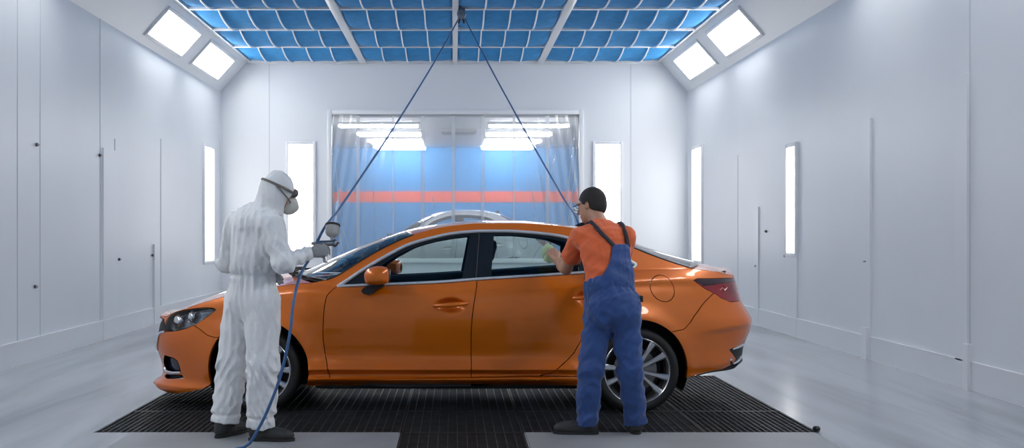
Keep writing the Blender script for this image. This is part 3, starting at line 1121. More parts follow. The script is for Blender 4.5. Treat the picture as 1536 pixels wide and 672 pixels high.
painted = []
for side in (-1, 1):
    mk = lambda n, m, **k: panel(k.pop('name', n), BP, REG[n], S, m, car, side, **k)
    for nm in ('front_bumper', 'rear_bumper', 'front_fender', 'quarter_panel', 'rocker_panel'):
        o = mk(nm, M_PAINT, flange=.03 if nm != 'rocker_panel' else .02)
    fd = mk('front_door', M_PAINT)
    rd = mk('rear_door', M_PAINT)
    for dr, rn in ((fd, 'front_door'), (rd, 'rear_door')): panel('door_lining', BP, REG[rn], S, M_DASH, dr, side, shift=-.075, flange=.0, gap=0)
    panel('inner_lining', BP, REG['quarter_panel'], S, M_DASH, car, side, shift=-.045, flange=0, gap=.06)
    mk('fuel_door', M_PAINT, gap=.003) if side < 0 else mk('fuel_door', M_PAINT, name='body_panel', gap=0)
    hl = mk('headlight', M_LENS, flange=.01)
    panel('lamp_housing', BP, REG['headlight'], S, M_HOUSE, hl, side, shift=-.05, flange=-.04, gap=.004)
    mb = MB()
    for px, r in ((262, .050), (283, .040)):
        q = px2uz([(px, 482 - (px - 262) * .35)])
        p = S(q)[0]
        n = Vector((-.75, -.66, .05)).normalized()
        p = Vector(p) - n * .03
        if side > 0: p.y, n.y = -p.y, -n.y
        R = n.to_track_quat('Z', 'Y').to_matrix().to_4x4()
        mb.lathe([(r * .2, -.02), (r * 1.15, -.012), (r * 1.2, .006), (r, .008), (r * .97, .012), (r * .7, .024), (r * .3, .03), (.001, .031)], 24, Matrix.Translation(p) @ R)
    mb.build('projector_lens', M_CHROME, hl)
    bar = MB()
    q = spline(px2uz([(262, 477), (280, 471), (300, 466.5), (319, 465)]), 24)
    p = S(q) + snormals(S, q) * (-.02 if snormals(S, q)[:, 1].mean() < 0 else .02)
    if side > 0: p[:, 1] *= -1
    bar.tube(p, .006, 8)
    bar.build('light_strip', M_CHROME, hl)
    mk('fog_recess', M_FOGB, shift=-.035, flange=-.035)
    mb = MB()
    q = spline(px2uz([(247, 552), (250, 556.5), (257, 558.5), (271, 559)]), 16)
    p = S(q)
    if side > 0: p[:, 1] *= -1
    mb.tube(p, .011, 8, flat=1.0).build('fog_lamp_trim', M_CHROME, car)
    mk('air_intake', M_MATBLK, shift=-.03, flange=-.03)
    mk('grille', M_MATBLK, shift=-.03, flange=-.03)
    gq = spline(np.vstack([[(LAMPU - .4, .395)], GRILLE[7:5:-1], GRILLE[5:6], uf((248, 497.5))]), 30)
    p = S(gq) + snormals(S, gq) * (-.004 if snormals(S, gq)[:, 1].mean() < 0 else .004) * -1
    if side > 0: p[:, 1] *= -1
    MB().tube(p, .009, 8).build('grille_trim', M_CHROME, car)
    mk('lower_grille', M_MATBLK, shift=-.03, flange=-.03)
    mk('rear_diffuser', M_MATBLK, shift=-.006)
    tl = mk('taillight', M_RED, flange=.012, gap=.0012)
    panel('smoked_strip', BP, REG['tail_dark'], S, M_REDDK, tl, side, gap=.0012, shift=.0005)
    # lamp emblem glint: a small folded reflector inside the lens
    mb = MB()
    q = px2uz([(1079, 436), (1083, 432), (1086, 436.5), (1090, 431), (1086, 429.5)])
    p = S(q) + snormals(S, q) * 0
    nn = snormals(S, q)
    if nn[:, 1].mean() > 0: nn = -nn
    p = p + nn * .004
    if side > 0: p[:, 1] *= -1
    mb.tube(p, .006, 6).build('reflector', principled('pink_reflector', (.75, .2, .2), .2, coat=1) if side < 0 else bpy.data.materials['pink_reflector'], tl)
    # door handles: a bar across the oval hollow pressed into the door
    for door, (hx, hy) in ((fd, (676, 457.5)), (rd, (884, 446))):
        DENT = 0.0
        c = px2uz([(hx, hy)])[0]
        u0 = np.stack([np.linspace(c[0] - .13, c[0] + .13, 25), c[1] + np.linspace(-.006, .012, 25)], 1)
        p = S(u0)
        off = .030 * np.clip(1 - np.abs(np.linspace(-1, 1, 25)) ** 4, 0, 1) + .004
        p[:, 1] -= off
        if side > 0: p[:, 1] *= -1
        rad = [.0155 * (1 - .45 * abs(t) ** 3) for t in np.linspace(-1, 1, 25)]
        MB().tube(p, rad, 12, flat=1.15).build('door_handle', M_PAINT, door)
        DENT = 1.0

# ---------------- greenhouse
_xx = np.linspace(-1.25, 2.2, 200)
_yb = np.array([-body_pt(th_x(x, float(ZS(x))), float(ZS(x)))[1] for x in _xx])
YB = lambda x: np.interp(x, _xx, _yb)


def G(xz):
    x, z = xz[..., 0], xz[..., 1]
    h = z - ZS(x)
    hh = np.maximum(h, -.05)
    ins = .008 + .46 * hh + .17 * hh * hh + .10 * sstep(1.1, 2.0, x) * np.clip(hh / .3, 0, 1)
    return np.stack([x, -(YB(x) - ins), z], -1)


def px2xz(lst):
    out = []
    for px, py in lst:
        Y = 8.15
        for _ in range(40):
            p = np.array([(px - CX) * Y / FOC, EYE - (py - CY) * Y / FOC])
            Y += .5 * (YC + G(p)[1] - Y)
        out.append(p)
    return np.array(out)


RAIL = spline(px2xz([(468, 424.5), (485, 421), (502, 415), (537, 394), (576, 371.5), (622, 351.5), (659, 341.5), (688, 337.3), (717, 335.2), (775, 335), (833, 338.5), (860, 342), (900, 351), (948, 370.5), (975, 381.5), (1000, 390.5), (1030, 400), (1046, 404)]), 140)
DLO = spline(np.vstack([px2xz([(506, 430), (524, 418.6), (541, 407), (576, 386), (615, 366.4), (653, 355.8), (679, 350.5), (700, 348.3), (727, 347), (756, 347), (795, 349), (824, 352), (843, 355), (859, 359.6), (885, 368), (915, 378.5), (940, 389), (954, 397)])]), 90)
DLOB = px2xz([(951, 401), (930, 404.0), (872, 409.2), (814, 413), (715, 419), (659, 423.3), (584, 426.6), (545, 428)])
DLOP = np.vstack([DLO, DLOB])
GW = {
    'front': px2xz([(553, 423.5), (556, 413), (562, 405), (582, 391), (600, 381), (618, 372), (636, 366), (655, 361), (680, 356.5), (704, 354), (701, 372), (693, 417), (640, 420.5), (584, 423)]),
    'rear': px2xz([(741, 352.5), (770, 352.5), (795, 354.5), (824, 357.5), (843, 361), (857, 366), (868, 371.5), (868, 406), (814, 409.5), (737, 415.5)]),
    'quarter': px2xz([(875, 374), (895, 381), (915, 390), (925, 397), (912, 401), (875, 405)]),
}
_belt = np.stack([np.linspace(RAIL[0, 0], RAIL[-1, 0], 120), ZS(np.linspace(RAIL[0, 0], RAIL[-1, 0], 120)) - .004], 1)
GOUT = np.vstack([_belt, RAIL[::-1]])
PSPL = px2xz([(719, 349), (715, 419)])
gc = [(resample(DLOP, .02), True)] + [(resample(P, .02), True) for P in GW.values()]
GP, GF = cdt_patch(GOUT, gc, .022)
_gcen = GP[GF].mean(1)
gl = np.ones(len(GF), bool)
GREG = {}
for nm, P in GW.items():
    k = gl & inside(_gcen, P)
    GREG[nm] = GF[k]
    gl &= ~k
k = gl & inside(_gcen, DLOP)
GREG['pillar'] = GF[k]
GREG['frame'] = GF[gl & ~k]


def on_g(xz, out=0.0):
    v = G(xz)
    n = snormals(G, xz)
    if n[:, 1].mean() > 0: n = -n
    return v + n * out


for side in (-1, 1):
    fl = np.array([1, -side * -1 if False else (1 if side < 0 else -1), 1])
    panel('roof_side_frame', GP, GREG['frame'], G, M_PAINT, car, side, gap=0, flange=.01)
    pl = panel('window_pillar', GP, GREG['pillar'], G, M_BLACKP, car, side, gap=.001, flange=.02, shift=-.003)
    panel('front_side_window', GP, GREG['front'], G, M_GLASS, car, side, gap=0, flange=.0, shift=-.006)
    panel('rear_side_window', GP, GREG['rear'], G, M_GLASS, car, side, gap=0, flange=.0, shift=-.006)
    panel('quarter_window', GP, GREG['quarter'], G, M_GLASS, car, side, gap=0, flange=.0, shift=-.006)
    mb = MB()
    mb.tube(on_g(DLO, .003) * fl, .0125, 8, flat=1)
    lower = spline(np.vstack([DLO[-1:], DLOB, DLO[:1]]), 90)
    mb.tube(on_g(lower, .003) * fl, .0120, 8)
    mb.build('window_trim', M_SATIN, car)
    mb = MB()
    mb.tube(on_g(resample(px2xz([(719, 351), (714, 418)]), .03, False), .0) * fl, .004, 6)
    mb.build('pillar_seam', M_MATBLK, pl)

# roof, windscreen and rear window: one lofted skin from rail to rail
RP = G(RAIL)
BX = pchip([-1.08, -.85, -.32, .1, .8, 1.1, 1.45, 1.85], [-.36, -.28, -.10, 0, 0, .05, .13, .17])
BZ = pchip([-1.08, -.85, -.32, .1, .8, 1.1, 1.45, 1.85], [.02, .03, .034, .030, .030, .03, .03, .03])


def loft(R, bx, bz, nv=41, pw=2.2):
    v = np.linspace(-1, 1, nv)
    w = 1 - np.abs(v) ** pw
    V = np.zeros((len(R), nv, 3))
    V[..., 0] = R[:, None, 0] + bx[:, None] * w
    V[..., 1] = -R[:, None, 1] * v * -1 * -1 if False else R[:, None, 1] * -v
    V[..., 2] = R[:, None, 2] + bz[:, None] * w
    return V


def grid_obj(name, V, mat, parent, thick=0.0):
    a, b = V.shape[:2]
    vs = V.reshape(-1, 3)
    fs = [(i * b + j, i * b + j + 1, (i + 1) * b + j + 1, (i + 1) * b + j) for i in range(a - 1) for j in range(b - 1)]
    n = np.cross(vs[fs[len(fs) // 2][1]] - vs[fs[len(fs) // 2][0]], vs[fs[len(fs) // 2][3]] - vs[fs[len(fs) // 2][0]])
    if n[2] < 0: fs = [f[::-1] for f in fs]
    o = mesh_obj(name, vs, fs, mat, parent)
    if thick:
        md = o.modifiers.new('thickness', 'SOLIDIFY')
        md.thickness = thick
        md.offset = -1
    return o


bx, bz = BX(RP[:, 0]), BZ(RP[:, 0])
i1 = int(np.argmin(np.abs(RAIL[:, 0] - px2xz([(622, 351.5)])[0, 0])))
i2 = int(np.argmin(np.abs(RAIL[:, 0] - px2xz([(893, 349)])[0, 0])))
i0 = int(np.argmin(np.abs(RAIL[:, 0] - px2xz([(488, 420)])[0, 0])))
i3 = int(np.argmin(np.abs(RAIL[:, 0] - px2xz([(1036, 402)])[0, 0])))
LV = loft(RP, bx, bz)
grid_obj('windshield', LV[i0:i1 + 1], M_WSCREEN, car)
grid_obj('roof', LV[i1:i2 + 1], M_PAINT, car)
grid_obj('rear_window', LV[i2:i3 + 1], M_WSCREEN, car)
hl_ = LV[i1:i2 + 1].copy()
hl_[..., 2] -= .03
hl_[..., 1] *= .985
grid_obj('headliner', hl_, principled('grey_headliner', (.35, .36, .36), .9), car)
# dark edge band round the screens
for (a, b, nm) in ((i0, i1, 'windshield_surround'), (i2, i3, 'rear_window_surround')):
    mb = MB()
    loop = np.vstack([LV[a:b + 1, 0], LV[b, 1:], LV[a:b, -1][::-1], LV[a, 1:-1][::-1], LV[a:a + 1, 0]])
    mb.tube(loop, .006, 6)
    mb.build(nm, M_BLACKP, car)

# bonnet and boot lid, lofted between the shoulders
def deck(us, bzf, bxf, mat, name, nv=41, inset=.0015):
    R = S(np.stack([us, ZT_U(us)], 1))
    R[:, 1] = np.minimum(R[:, 1] + inset, -.0005)
    return grid_obj(name, loft(R, bxf(R[:, 0]), bzf(R[:, 0]), nv, 2.0), mat, car)


uh = u_th(th_x(np.array(-1.075), np.array(.99)))
deck(np.linspace(.0, float(uh), 110), pchip([-2.5, -2.36, -2.1, -1.6, -1.07], [.0, .012, .034, .05, .055]), pchip([-2.5, -1.7, -1.07], [0, 0, -.30]), M_PAINT, 'hood')
ud = u_th(th_x(np.array(1.80), np.array(1.08)))
deck(np.linspace(float(ud), UMAX, 90), pchip([1.8, 2.1, 2.3, 2.6], [.045, .048, .035, .02]), pchip([1.8, 2.05, 2.6], [.13, .0, 0]), M_PAINT, 'trunk_lid')
# cowl under the windscreen with the wipers
cw = LV[i0].copy()
mb = MB()
vs = []
for p in cw: vs += [Vector(p) + Vector((-.07, 0, -.012)), Vector(p) + Vector((.05, 0, -.02)), ]
mb.add(vs, [(2 * i, 2 * i + 2, 2 * i + 3, 2 * i + 1) for i in range(len(cw) - 1)], True)
mb.build('cowl', M_MATBLK, car)
for t0, t1 in ((8, 20), (21, 33)):
    mb = MB()
    pts = [Vector(cw[k]) + Vector((-.055 + .05 * (k - t0) / 12, 0, .022)) for k in range(t0, t1)]
    mb.tube(pts, .009, 6)
    mb.tube([pts[0] + Vector((-.03, 0, -.03)), pts[0] + Vector((-.02, 0, .012)), pts[len(pts) // 2] + Vector((0, 0, .012))], .011, 6)
    mb.build('wiper', M_MATBLK, car)
# roof fin aerial
p = LV[i2 - 4, 20]
MB().add([Vector(p) + Vector(v) for v in ((-.08, 0, -.01), (.06, -.02, -.01), (.06, .02, -.01), (.05, 0, .045), (.0, 0, .03))], [(0, 1, 4), (1, 3, 4), (0, 4, 2), (4, 3, 2), (1, 2, 3), (0, 2, 1)], True).build('roof_aerial', M_BLACKP, car)

# ---------------- wheels
wheel0 = None
def make_wheel():
    w = empty('wheel', (0, 0, 0))
    R90 = Matrix.Rotation(PI / 2, 4, 'X')     # turning axis along y, outer face towards -y
    r = .322
    tyre = [(.246, -.095), (.262, -.108), (.285, -.112), (.305, -.104), (.317, -.088), (.3215, -.06), (.322, -.03), (.322, .03), (.3215, .06), (.317, .088), (.305, .104), (.285, .112), (.262, .108), (.246, .095)]
    mb = MB().lathe(tyre, 64, R90, closed=True)
    mb.build('tyre', M_TYRE, w)
    barrel = [(.249, .098), (.254, .103), (.249, .107), (.243, .103), (.236, .085), (.225, .04), (.215, -.09), (.222, -.095), (.232, .03), (.240, .08)]
    MB().lathe(barrel, 64, R90, closed=True).build('rim', M_RIM, w)
    sp = MB()
    for k in range(10):
        a = 2 * PI * k / 10 + .06 + (.055 if k % 2 else -.055)
        c, s = math.cos(a), math.sin(a)
        rows = []
        for rr, hw, yy in ((.045, .017, -.070), (.10, .0155, -.078), (.16, .018, -.086), (.21, .022, -.094), (.243, .026, -.098)):
            rows.append((rr, hw, yy))
        vs, fs = [], []
        for rr, hw, yy in rows:
            for (t, dy) in ((-1, 0.006), (-.55, -.004), (.55, -.004), (1, .006), (.8, .035), (-.8, .035)):
                tx = t * hw
                vs.append(Vector((rr * c - tx * s, yy + dy, rr * s + tx * c)))
        for i in range(len(rows) - 1):
            for j in range(6):
                j2 = (j + 1) % 6
                fs.append((i * 6 + j, i * 6 + j2, (i + 1) * 6 + j2, (i + 1) * 6 + j))
        sp.add(vs, fs, False)
    sp.build('spokes', M_RIM, w)
    MB().lathe([(.001, .055), (.05, .055), (.062, .062), (.062, .074), (.05, .082), (.034, .084), (.032, .088), (.001, .09)], 32, R90).build('hub_cap', M_RIMDK, w)
    nuts = MB()
    for k in range(5):
        a = 2 * PI * k / 5
        nuts.lathe([(.008, .07), (.008, .088), (.001, .09)], 8, Matrix.Translation((.048 * math.cos(a), 0, .048 * math.sin(a))) @ R90)
    nuts.build('wheel_nuts', M_DISC, w)
    MB().lathe([(.06, -.01), (.165, -.01), (.165, .015), (.06, .015)], 48, R90, closed=True).build('brake_disc', M_DISC, w)
    MB().lathe([(.02, -.08), (.21, -.08), (.21, -.06), (.02, -.06)], 32, R90, closed=True).build('backing_plate', M_MATBLK, w)
    return w


wheel0 = make_wheel()
wheel0.parent = car
for i, (x, sd) in enumerate(((FWX, -1), (RWX, -1), (FWX, 1), (RWX, 1))):
    w = wheel0 if i == 0 else copy_tree(wheel0, car)
    w.location = (x, sd * (.755 if x < 0 else .775), WZ)
    w.rotation_euler = (0, .23 * i, 0 if sd < 0 else PI)
for x in (FWX, RWX):
    for sd in (-1, 1):
        mb = MB()
        prof = []
        vs, fs = [], []
        N = 40
        for k in range(N + 1):
            a = -.45 + (PI + .9) * k / N
            px_, pz_ = x + .40 * math.cos(a), WZ + .40 * math.sin(a)
            edge = -float(body_pt(th_x(px_, max(pz_, .2)), max(pz_, .2))[1]) - .014
            vs += [Vector((px_, sd * edge, max(pz_, .16))), Vector((px_, sd * .45, max(pz_, .16)))]
        for k in range(N): fs.append((2 * k, 2 * k + 1, 2 * k + 3, 2 * k + 2))
        mb.add(vs, fs, True)
        n = len(vs)
        mb.add([vs[2 * k + 1] for k in range(N + 1)], [tuple(range(N + 1))], False)
        mb.build('wheel_arch_liner', M_MATBLK, car)

# ---------------- underside and cabin
mb = MB()
mb.box((FWX + .43, -.80, .175), (RWX - .43, .80, .26), .02)
mb.box((FWX - .44, -.44, .2), (RWX + .44, .44, .3), .02)
mb.box((RWX + .43, -.70, .27), (1.92, .70, .36), .02)
mb.box((-2.0, -.58, .20), (FWX - .43, .58, .26), .02)
mb.build('underbody', M_MATBLK, car)
for sd in (-1, 1):
    fx, fy = (-.30, sd * .36)
    for (x0, nm, tilt) in ((.02, 'front_seat', .24),):
        t = MB()
        t.box((x0 - .42, fy - .25, .36), (x0 + .10, fy + .25, .54), .06)
        M = Matrix.Translation((x0 + .08, fy, .46)) @ Matrix.Rotation(tilt, 4, 'Y')
        t.box((-.07, -.25, 0), (.07, .25, .62), .06, M)
        seat = t.build(nm, M_SEAT, car)
        h = MB()
        M2 = M @ Matrix.Translation((-.01, 0, .66))
        h.box((-.055, -.14, .02), (.055, .14, .22), .05, M2)
        h.build('headrest', M_SEAT, seat)
        MB().tube([M2 @ Vector((0, -.06, -.05)), M2 @ Vector((0, -.06, .05))], .007, 6).tube([M2 @ Vector((0, .06, -.05)), M2 @ Vector((0, .06, .05))], .007, 6).build('headrest_posts', M_CHROME, seat)
for sd in (-1, 1):
    xs_ = np.linspace(-.98, 1.42, 30)
    MB().tube([(x, sd * (float(YB(x)) - .075), float(ZS(x)) - .018) for x in xs_], .042, 10, flat=.8).build('window_sill_pad', M_DASH, car)
t = MB()
t.box((.52, -.62, .36), (1.05, .62, .52), .06)
M = Matrix.Translation((1.05, 0, .44)) @ Matrix.Rotation(.35, 4, 'Y')
t.box((-.07, -.62, 0), (.07, .62, .52), .05, M)
seat = t.build('rear_seat', M_SEAT, car)
h = MB()
for y in (-.4, .4):
    h.box((-.05, y - .13, .54), (.05, y + .13, .66), .045, M)
h.build('headrest', M_SEAT, seat)
t = MB()
prof = [(-1.28, .9), (-1.1, .985), (-.86, 1.0), (-.74, .96), (-.72, .86), (-.80, .62), (-1.2, .5)]
t.prism([Vector((x, -.70, z)) for x, z in prof], (0, 1.40, 0))
t.build('dashboard', M_DASH, car)
Mw = Matrix.Translation((-.66, -.36, .90)) @ Matrix.Rotation(-PI / 2 + .42, 4, 'Y')
t = MB()
ring = [Mw @ Vector((.18 * math.cos(a), .18 * math.sin(a), 0)) for a in np.linspace(0, 2 * PI, 33)]
t.tube(ring, .015, 8, caps=False)
for a in (0.0, PI, PI * 1.5): t.tube([Mw @ Vector((0, 0, -.02)), Mw @ Vector((.17 * math.sin(a), .17 * math.cos(a), 0))], .016, 6)
t.tube([Mw @ Vector((0, 0, -.2)), Mw @ Vector((0, 0, .0))], .04, 10)
t.build('steering_wheel', M_MATBLK, car)
MB().box((1.22, -.66, .93), (1.78, .66, .96), .01).build('parcel_shelf', M_DASH, car)
MB().tube([(-.42, .0, 1.36), (-.5, 0, 1.33)], .012, 6).box((-.53, -.12, 1.27), (-.5, .12, 1.34), .015).build('rear_view_mirror', M_MATBLK, car)

# ---------------- door mirrors
for sd in (-1, 1):
    # side outline (pixel trace at the mirror's own depth) swept outwards, narrowing away from the glass
    Ym = 7.82
    prof = [(545, 423), (543.5, 414), (547, 406.5), (554, 402), (566, 399.5), (577, 401), (582, 406.5), (582.5, 416), (581, 424.5), (573, 427.5), (560, 428.8), (549, 427.5)]
    pr = [((px - CX) * Ym / FOC, EYE - (py - CY) * Ym / FOC) for px, py in prof]
    pr = spline(pr + pr[:1], 41)[:-1]
    c = pr.mean(0)
    rings = []
    for (y, s_) in ((-.855, .55), (-.875, .78), (-.91, .92), (-.97, 1.0), (-1.03, .98), (-1.06, .9), (-1.085, .72), (-1.095, .4), (-1.098, .02)):
        rings.append([Vector((c[0] + (p[0] - c[0]) * s_ + .25 * (abs(y) - .97) * (.3), sd * -y, c[1] + (p[1] - c[1]) * s_)) for p in pr])
    vs = [v for r in rings for v in r]
    n = len(pr)
    fs = [(i * n + k, i * n + (k + 1) % n, (i + 1) * n + (k + 1) % n, (i + 1) * n + k) for i in range(len(rings) - 1) for k in range(n)]
    fs.append(tuple(range(n)))
    mm = MB().add(vs, fs, True).build('door_mirror', M_PAINT, car)
    # black foot under the cap
    ft = [(541.5, 437), (543, 433.5), (549, 429.5), (560, 428), (575, 428), (576, 430), (562, 434.5), (560, 440), (553, 443), (545, 441.5)]
    fp = [((px - CX) * 7.9 / FOC, EYE - (py - CY) * 7.9 / FOC) for px, py in ft]
    vs = [Vector((x, sd * yy, z)) for yy in (.86, 1.0) for x, z in fp]
    n = len(fp)
    MB().add(vs, [(k, (k + 1) % n, n + (k + 1) % n, n + k) for k in range(n)] + [tuple(range(n)), tuple(range(n, 2 * n))], False).build('mirror_foot', M_MATBLK, mm)
    g = [Vector((c[0] + .098, sd * (.93 + .0 + .06 * math.cos(a) + .05), c[1] + .052 * math.sin(a))) for a in np.linspace(0, 2 * PI, 24, endpoint=False)]
    MB().add(g, [tuple(range(24))], False).build('mirror_glass', M_CHROME, mm)

for sd in (-1, 1):
    mb = MB()
    for tr in ([(1099, 524), (1107, 520.5), (1117, 514)], [(1100, 545.5), (1107, 541), (1112, 534)]):
        q = spline(px2uz(tr), 12)
        p = S(q)
        if sd > 0: p[:, 1] *= -1
        mb.tube(p, [.004 + .009 * math.sin(PI * (i + 1) / 13) for i in range(12)], 8)
    mb.build('exhaust_trim', M_CHROME, car)
    ul = np.linspace(float(px2uz([(1045, 566)])[0][0]), float(px2uz([(1108, 547)])[0][0]), 24)
    p = S(np.stack([ul, np.interp(ul, uu, _zb) - .002], 1))
    if sd > 0: p[:, 1] *= -1
    MB().tube(p, [.006 + .008 * i / 23 for i in range(24)], 8).build('bumper_lip', M_MATBLK, car)
# exhaust tips
for sd in (-1, 1):
    Rx = Matrix.Translation((2.10, sd * .60, .375)) @ Matrix.Rotation(PI / 2, 4, 'Y')
    MB().lathe([(.040, -.15), (.045, .04), (.048, .06), (.040, .06), (.036, -.1)], 24, Rx).build('exhaust_tip', M_CHROME, car)
# ================================================================ people, sculpted as smooth distance fields and skinned
A = np.array


def unit(v):
    v = np.asarray(v, float)
    return v / np.linalg.norm(v)


class Field:
    def __init__(s, lo, hi, h):
        s.h = h
        s.lo = A(lo, float)
        s.n = np.ceil((A(hi, float) - s.lo) / h).astype(int) + 1
        s.ax = [(s.lo[i] + h * np.arange(s.n[i])).astype(np.float32) for i in range(3)]
        s.d = np.full(s.n, 1.0, np.float32)

    def sl(s, lo, hi):
        r = []
        for i in range(3):
            a = int(np.clip(math.floor((lo[i] - s.lo[i]) / s.h), 0, s.n[i]))
            b = int(np.clip(math.ceil((hi[i] - s.lo[i]) / s.h) + 1, 0, s.n[i]))
            r.append(slice(a, b))
        return tuple(r)

    def grid(s, sl):
        return (s.ax[0][sl[0]][:, None, None], s.ax[1][sl[1]][None, :, None], s.ax[2][sl[2]][None, None, :])

    def mix(s, sl, e, k, op):
        d = s.d[sl]
        if op == 'sub': e = -e
        if op == 'add':
            if k > 0:
                t = np.clip(.5 + .5 * (d - e) / k, 0, 1)
                r = d + (e - d) * t - k * t * (1 - t)
            else: r = np.minimum(d, e)
        else:
            if k > 0:
                t = np.clip(.5 - .5 * (d - e) / k, 0, 1)
                r = d + (e - d) * t + k * t * (1 - t)
            else: r = np.maximum(d, e)
        s.d[sl] = r

    def cap(s, a, b, ra, rb=None, k=0.0, op='add', flat=(0, 0), pad=.07):
        """tapered limb from a to b; flat cuts an end square"""
        a, b = A(a, float), A(b, float)
        rb = ra if rb is None else rb
        m = max(ra, rb) + k + pad
        sl = s.sl(np.minimum(a, b) - m, np.maximum(a, b) + m)
        X, Y, Z = s.grid(sl)
        ba = b - a
        L2 = float(ba @ ba) + 1e-12
        t0 = ((X - a[0]) * ba[0] + (Y - a[1]) * ba[1] + (Z - a[2]) * ba[2]) / L2
        t = np.clip(t0, 0, 1)
        e = np.sqrt((X - a[0] - ba[0] * t) ** 2 + (Y - a[1] - ba[1] * t) ** 2 + (Z - a[2] - ba[2] * t) ** 2) - (ra + (rb - ra) * t)
        L = math.sqrt(L2)
        if flat[0]: e = np.maximum(e, -t0 * L)
        if flat[1]: e = np.maximum(e, (t0 - 1) * L)
        s.mix(sl, e.astype(np.float32), k, op)
        return s

    def ell(s, c, r, fr=None, k=0.0, op='add', pad=.07):
        c, r = A(c, float), A(r, float)
        fr = np.eye(3) if fr is None else A(fr, float)
        m = r.max() + k + pad
        sl = s.sl(c - m, c + m)
        X, Y, Z = s.grid(sl)
        X, Y, Z = X - c[0], Y - c[1], Z - c[2]
        q = [fr[i][0] * X + fr[i][1] * Y + fr[i][2] * Z for i in range(3)]
        k0 = np.sqrt((q[0] / r[0]) ** 2 + (q[1] / r[1]) ** 2 + (q[2] / r[2]) ** 2)
        k1 = np.sqrt((q[0] / r[0] ** 2) ** 2 + (q[1] / r[1] ** 2) ** 2 + (q[2] / r[2] ** 2) ** 2) + 1e-6
        e = k0 * (k0 - 1) / k1
        s.mix(sl, e.astype(np.float32), k, op)
        return s

    def box(s, c, r, fr=None, rnd=.005, k=0.0, op='add', pad=.05):
        c, r = A(c, float), A(r, float)
        fr = np.eye(3) if fr is None else A(fr, float)
        m = np.linalg.norm(r) + k + pad
        sl = s.sl(c - m, c + m)
        X, Y, Z = s.grid(sl)
        X, Y, Z = X - c[0], Y - c[1], Z - c[2]
        q = [np.abs(fr[i][0] * X + fr[i][1] * Y + fr[i][2] * Z) - (r[i] - rnd) for i in range(3)]
        e = np.sqrt(sum(np.maximum(v, 0) ** 2 for v in q)) + np.minimum(np.maximum(np.maximum(q[0], q[1]), q[2]), 0) - rnd
        s.mix(sl, e.astype(np.float32), k, op)
        return s

    def full(s):
        return s.grid((slice(None),) * 3)

    def warp(s, fn, band=.03):
        """push the skin in or out by fn(points) (metres) near the surface"""
        ix = np.nonzero(np.abs(s.d) < band)
        P = np.stack([s.ax[i][ix[i]] for i in range(3)], 1)
        s.d[ix] -= fn(P).astype(np.float32)
        return s

    def mesh(s, smooth=1):
        d = s.d
        ins = d < 0
        c = np.zeros(tuple(n - 1 for n in s.n), np.int8)
        for i in (0, 1):
            for j in (0, 1):
                for k in (0, 1):
                    c += ins[i:s.n[0] - 1 + i, j:s.n[1] - 1 + j, k:s.n[2] - 1 + k]
        act = np.nonzero((c > 0) & (c < 8))
        N = len(act[0])
        cid = np.full(c.shape, -1, np.int32)
        cid[act] = np.arange(N)
        co = {}
        for i in (0, 1):
            for j in (0, 1):
                for k in (0, 1): co[(i, j, k)] = d[act[0] + i, act[1] + j, act[2] + k]
        P = np.zeros((N, 3))
        W = np.zeros(N)
        for a in co:
            for ax in range(3):
                if a[ax] == 0:
                    b = list(a)
                    b[ax] = 1
                    da, db = co[a], co[tuple(b)]
                    m = (da < 0) != (db < 0)
                    t = np.where(m, da / np.where(m, da - db, 1), 0)
                    for q in range(3): P[:, q] += np.where(m, a[q] + (t if q == ax else 0), 0)
                    W += m
        P /= W[:, None]
        V = s.lo + s.h * (np.stack(act, 1) + P)
        faces = []
        for ax in range(3):
            o = [q for q in range(3) if q != ax]
            sl0 = [slice(None)] * 3
            sl1 = [slice(None)] * 3
            sl0[ax], sl1[ax] = slice(0, -1), slice(1, None)
            A0, B0 = ins[tuple(sl0)], ins[tuple(sl1)]
            e = np.nonzero(A0 != B0)
            e = [v.copy() for v in e]
            ok = (e[o[0]] > 0) & (e[o[1]] > 0) & (e[o[0]] < s.n[o[0]] - 1) & (e[o[1]] < s.n[o[1]] - 1)
            e = [v[ok] for v in e]
            sign = A0[tuple(e)]
            q = []
            for (u, v) in ((1, 1), (0, 1), (0, 0), (1, 0)):
                i = [v_.copy() for v_ in e]
                i[o[0]] -= u
                i[o[1]] -= v
                q.append(cid[tuple(i)])
            F = np.stack(q, 1)
            if ax == 1: sign = ~sign
            F[~sign] = F[~sign][:, ::-1]
            faces.append(F)
        F = np.vstack(faces)
        F = F[(F >= 0).all(1)]
        for _ in range(smooth):
            acc = np.zeros_like(V)
            cn = np.zeros(len(V))
            for a, b in ((0, 1), (1, 2), (2, 3), (3, 0)):
                np.add.at(acc, F[:, a], V[F[:, b]])
                np.add.at(acc, F[:, b], V[F[:, a]])
                np.add.at(cn, F[:, a], 1)
                np.add.at(cn, F[:, b], 1)
            V = .45 * V + .55 * acc / np.maximum(cn, 1)[:, None]
        return V, F

    def build(s, name, mat, parent, smooth=1):
        V, F = s.mesh(smooth)
        me = bpy.data.meshes.new(name)
        me.vertices.add(len(V))
        me.vertices.foreach_set('co', V.astype(np.float32).ravel())
        me.loops.add(4 * len(F))
        me.loops.foreach_set('vertex_index', F.astype(np.int32).ravel())
        me.polygons.add(len(F))
        me.polygons.foreach_set('loop_start', np.arange(0, 4 * len(F), 4, dtype=np.int32))
        me.polygons.foreach_set('loop_total', np.full(len(F), 4, np.int32))
        me.polygons.foreach_set('use_smooth', np.ones(len(F), bool))
        me.update(calc_edges=True)
        me.validate()
        # outward winding
        n = len(F) // 2
        vol = 0.0
        a, b, c = V[F[:, 0]], V[F[:, 1]], V[F[:, 2]]
        vol = (a * np.cross(b, c)).sum() + (V[F[:, 0]] * np.cross(V[F[:, 2]], V[F[:, 3]])).sum()
        if vol < 0: me.flip_normals()
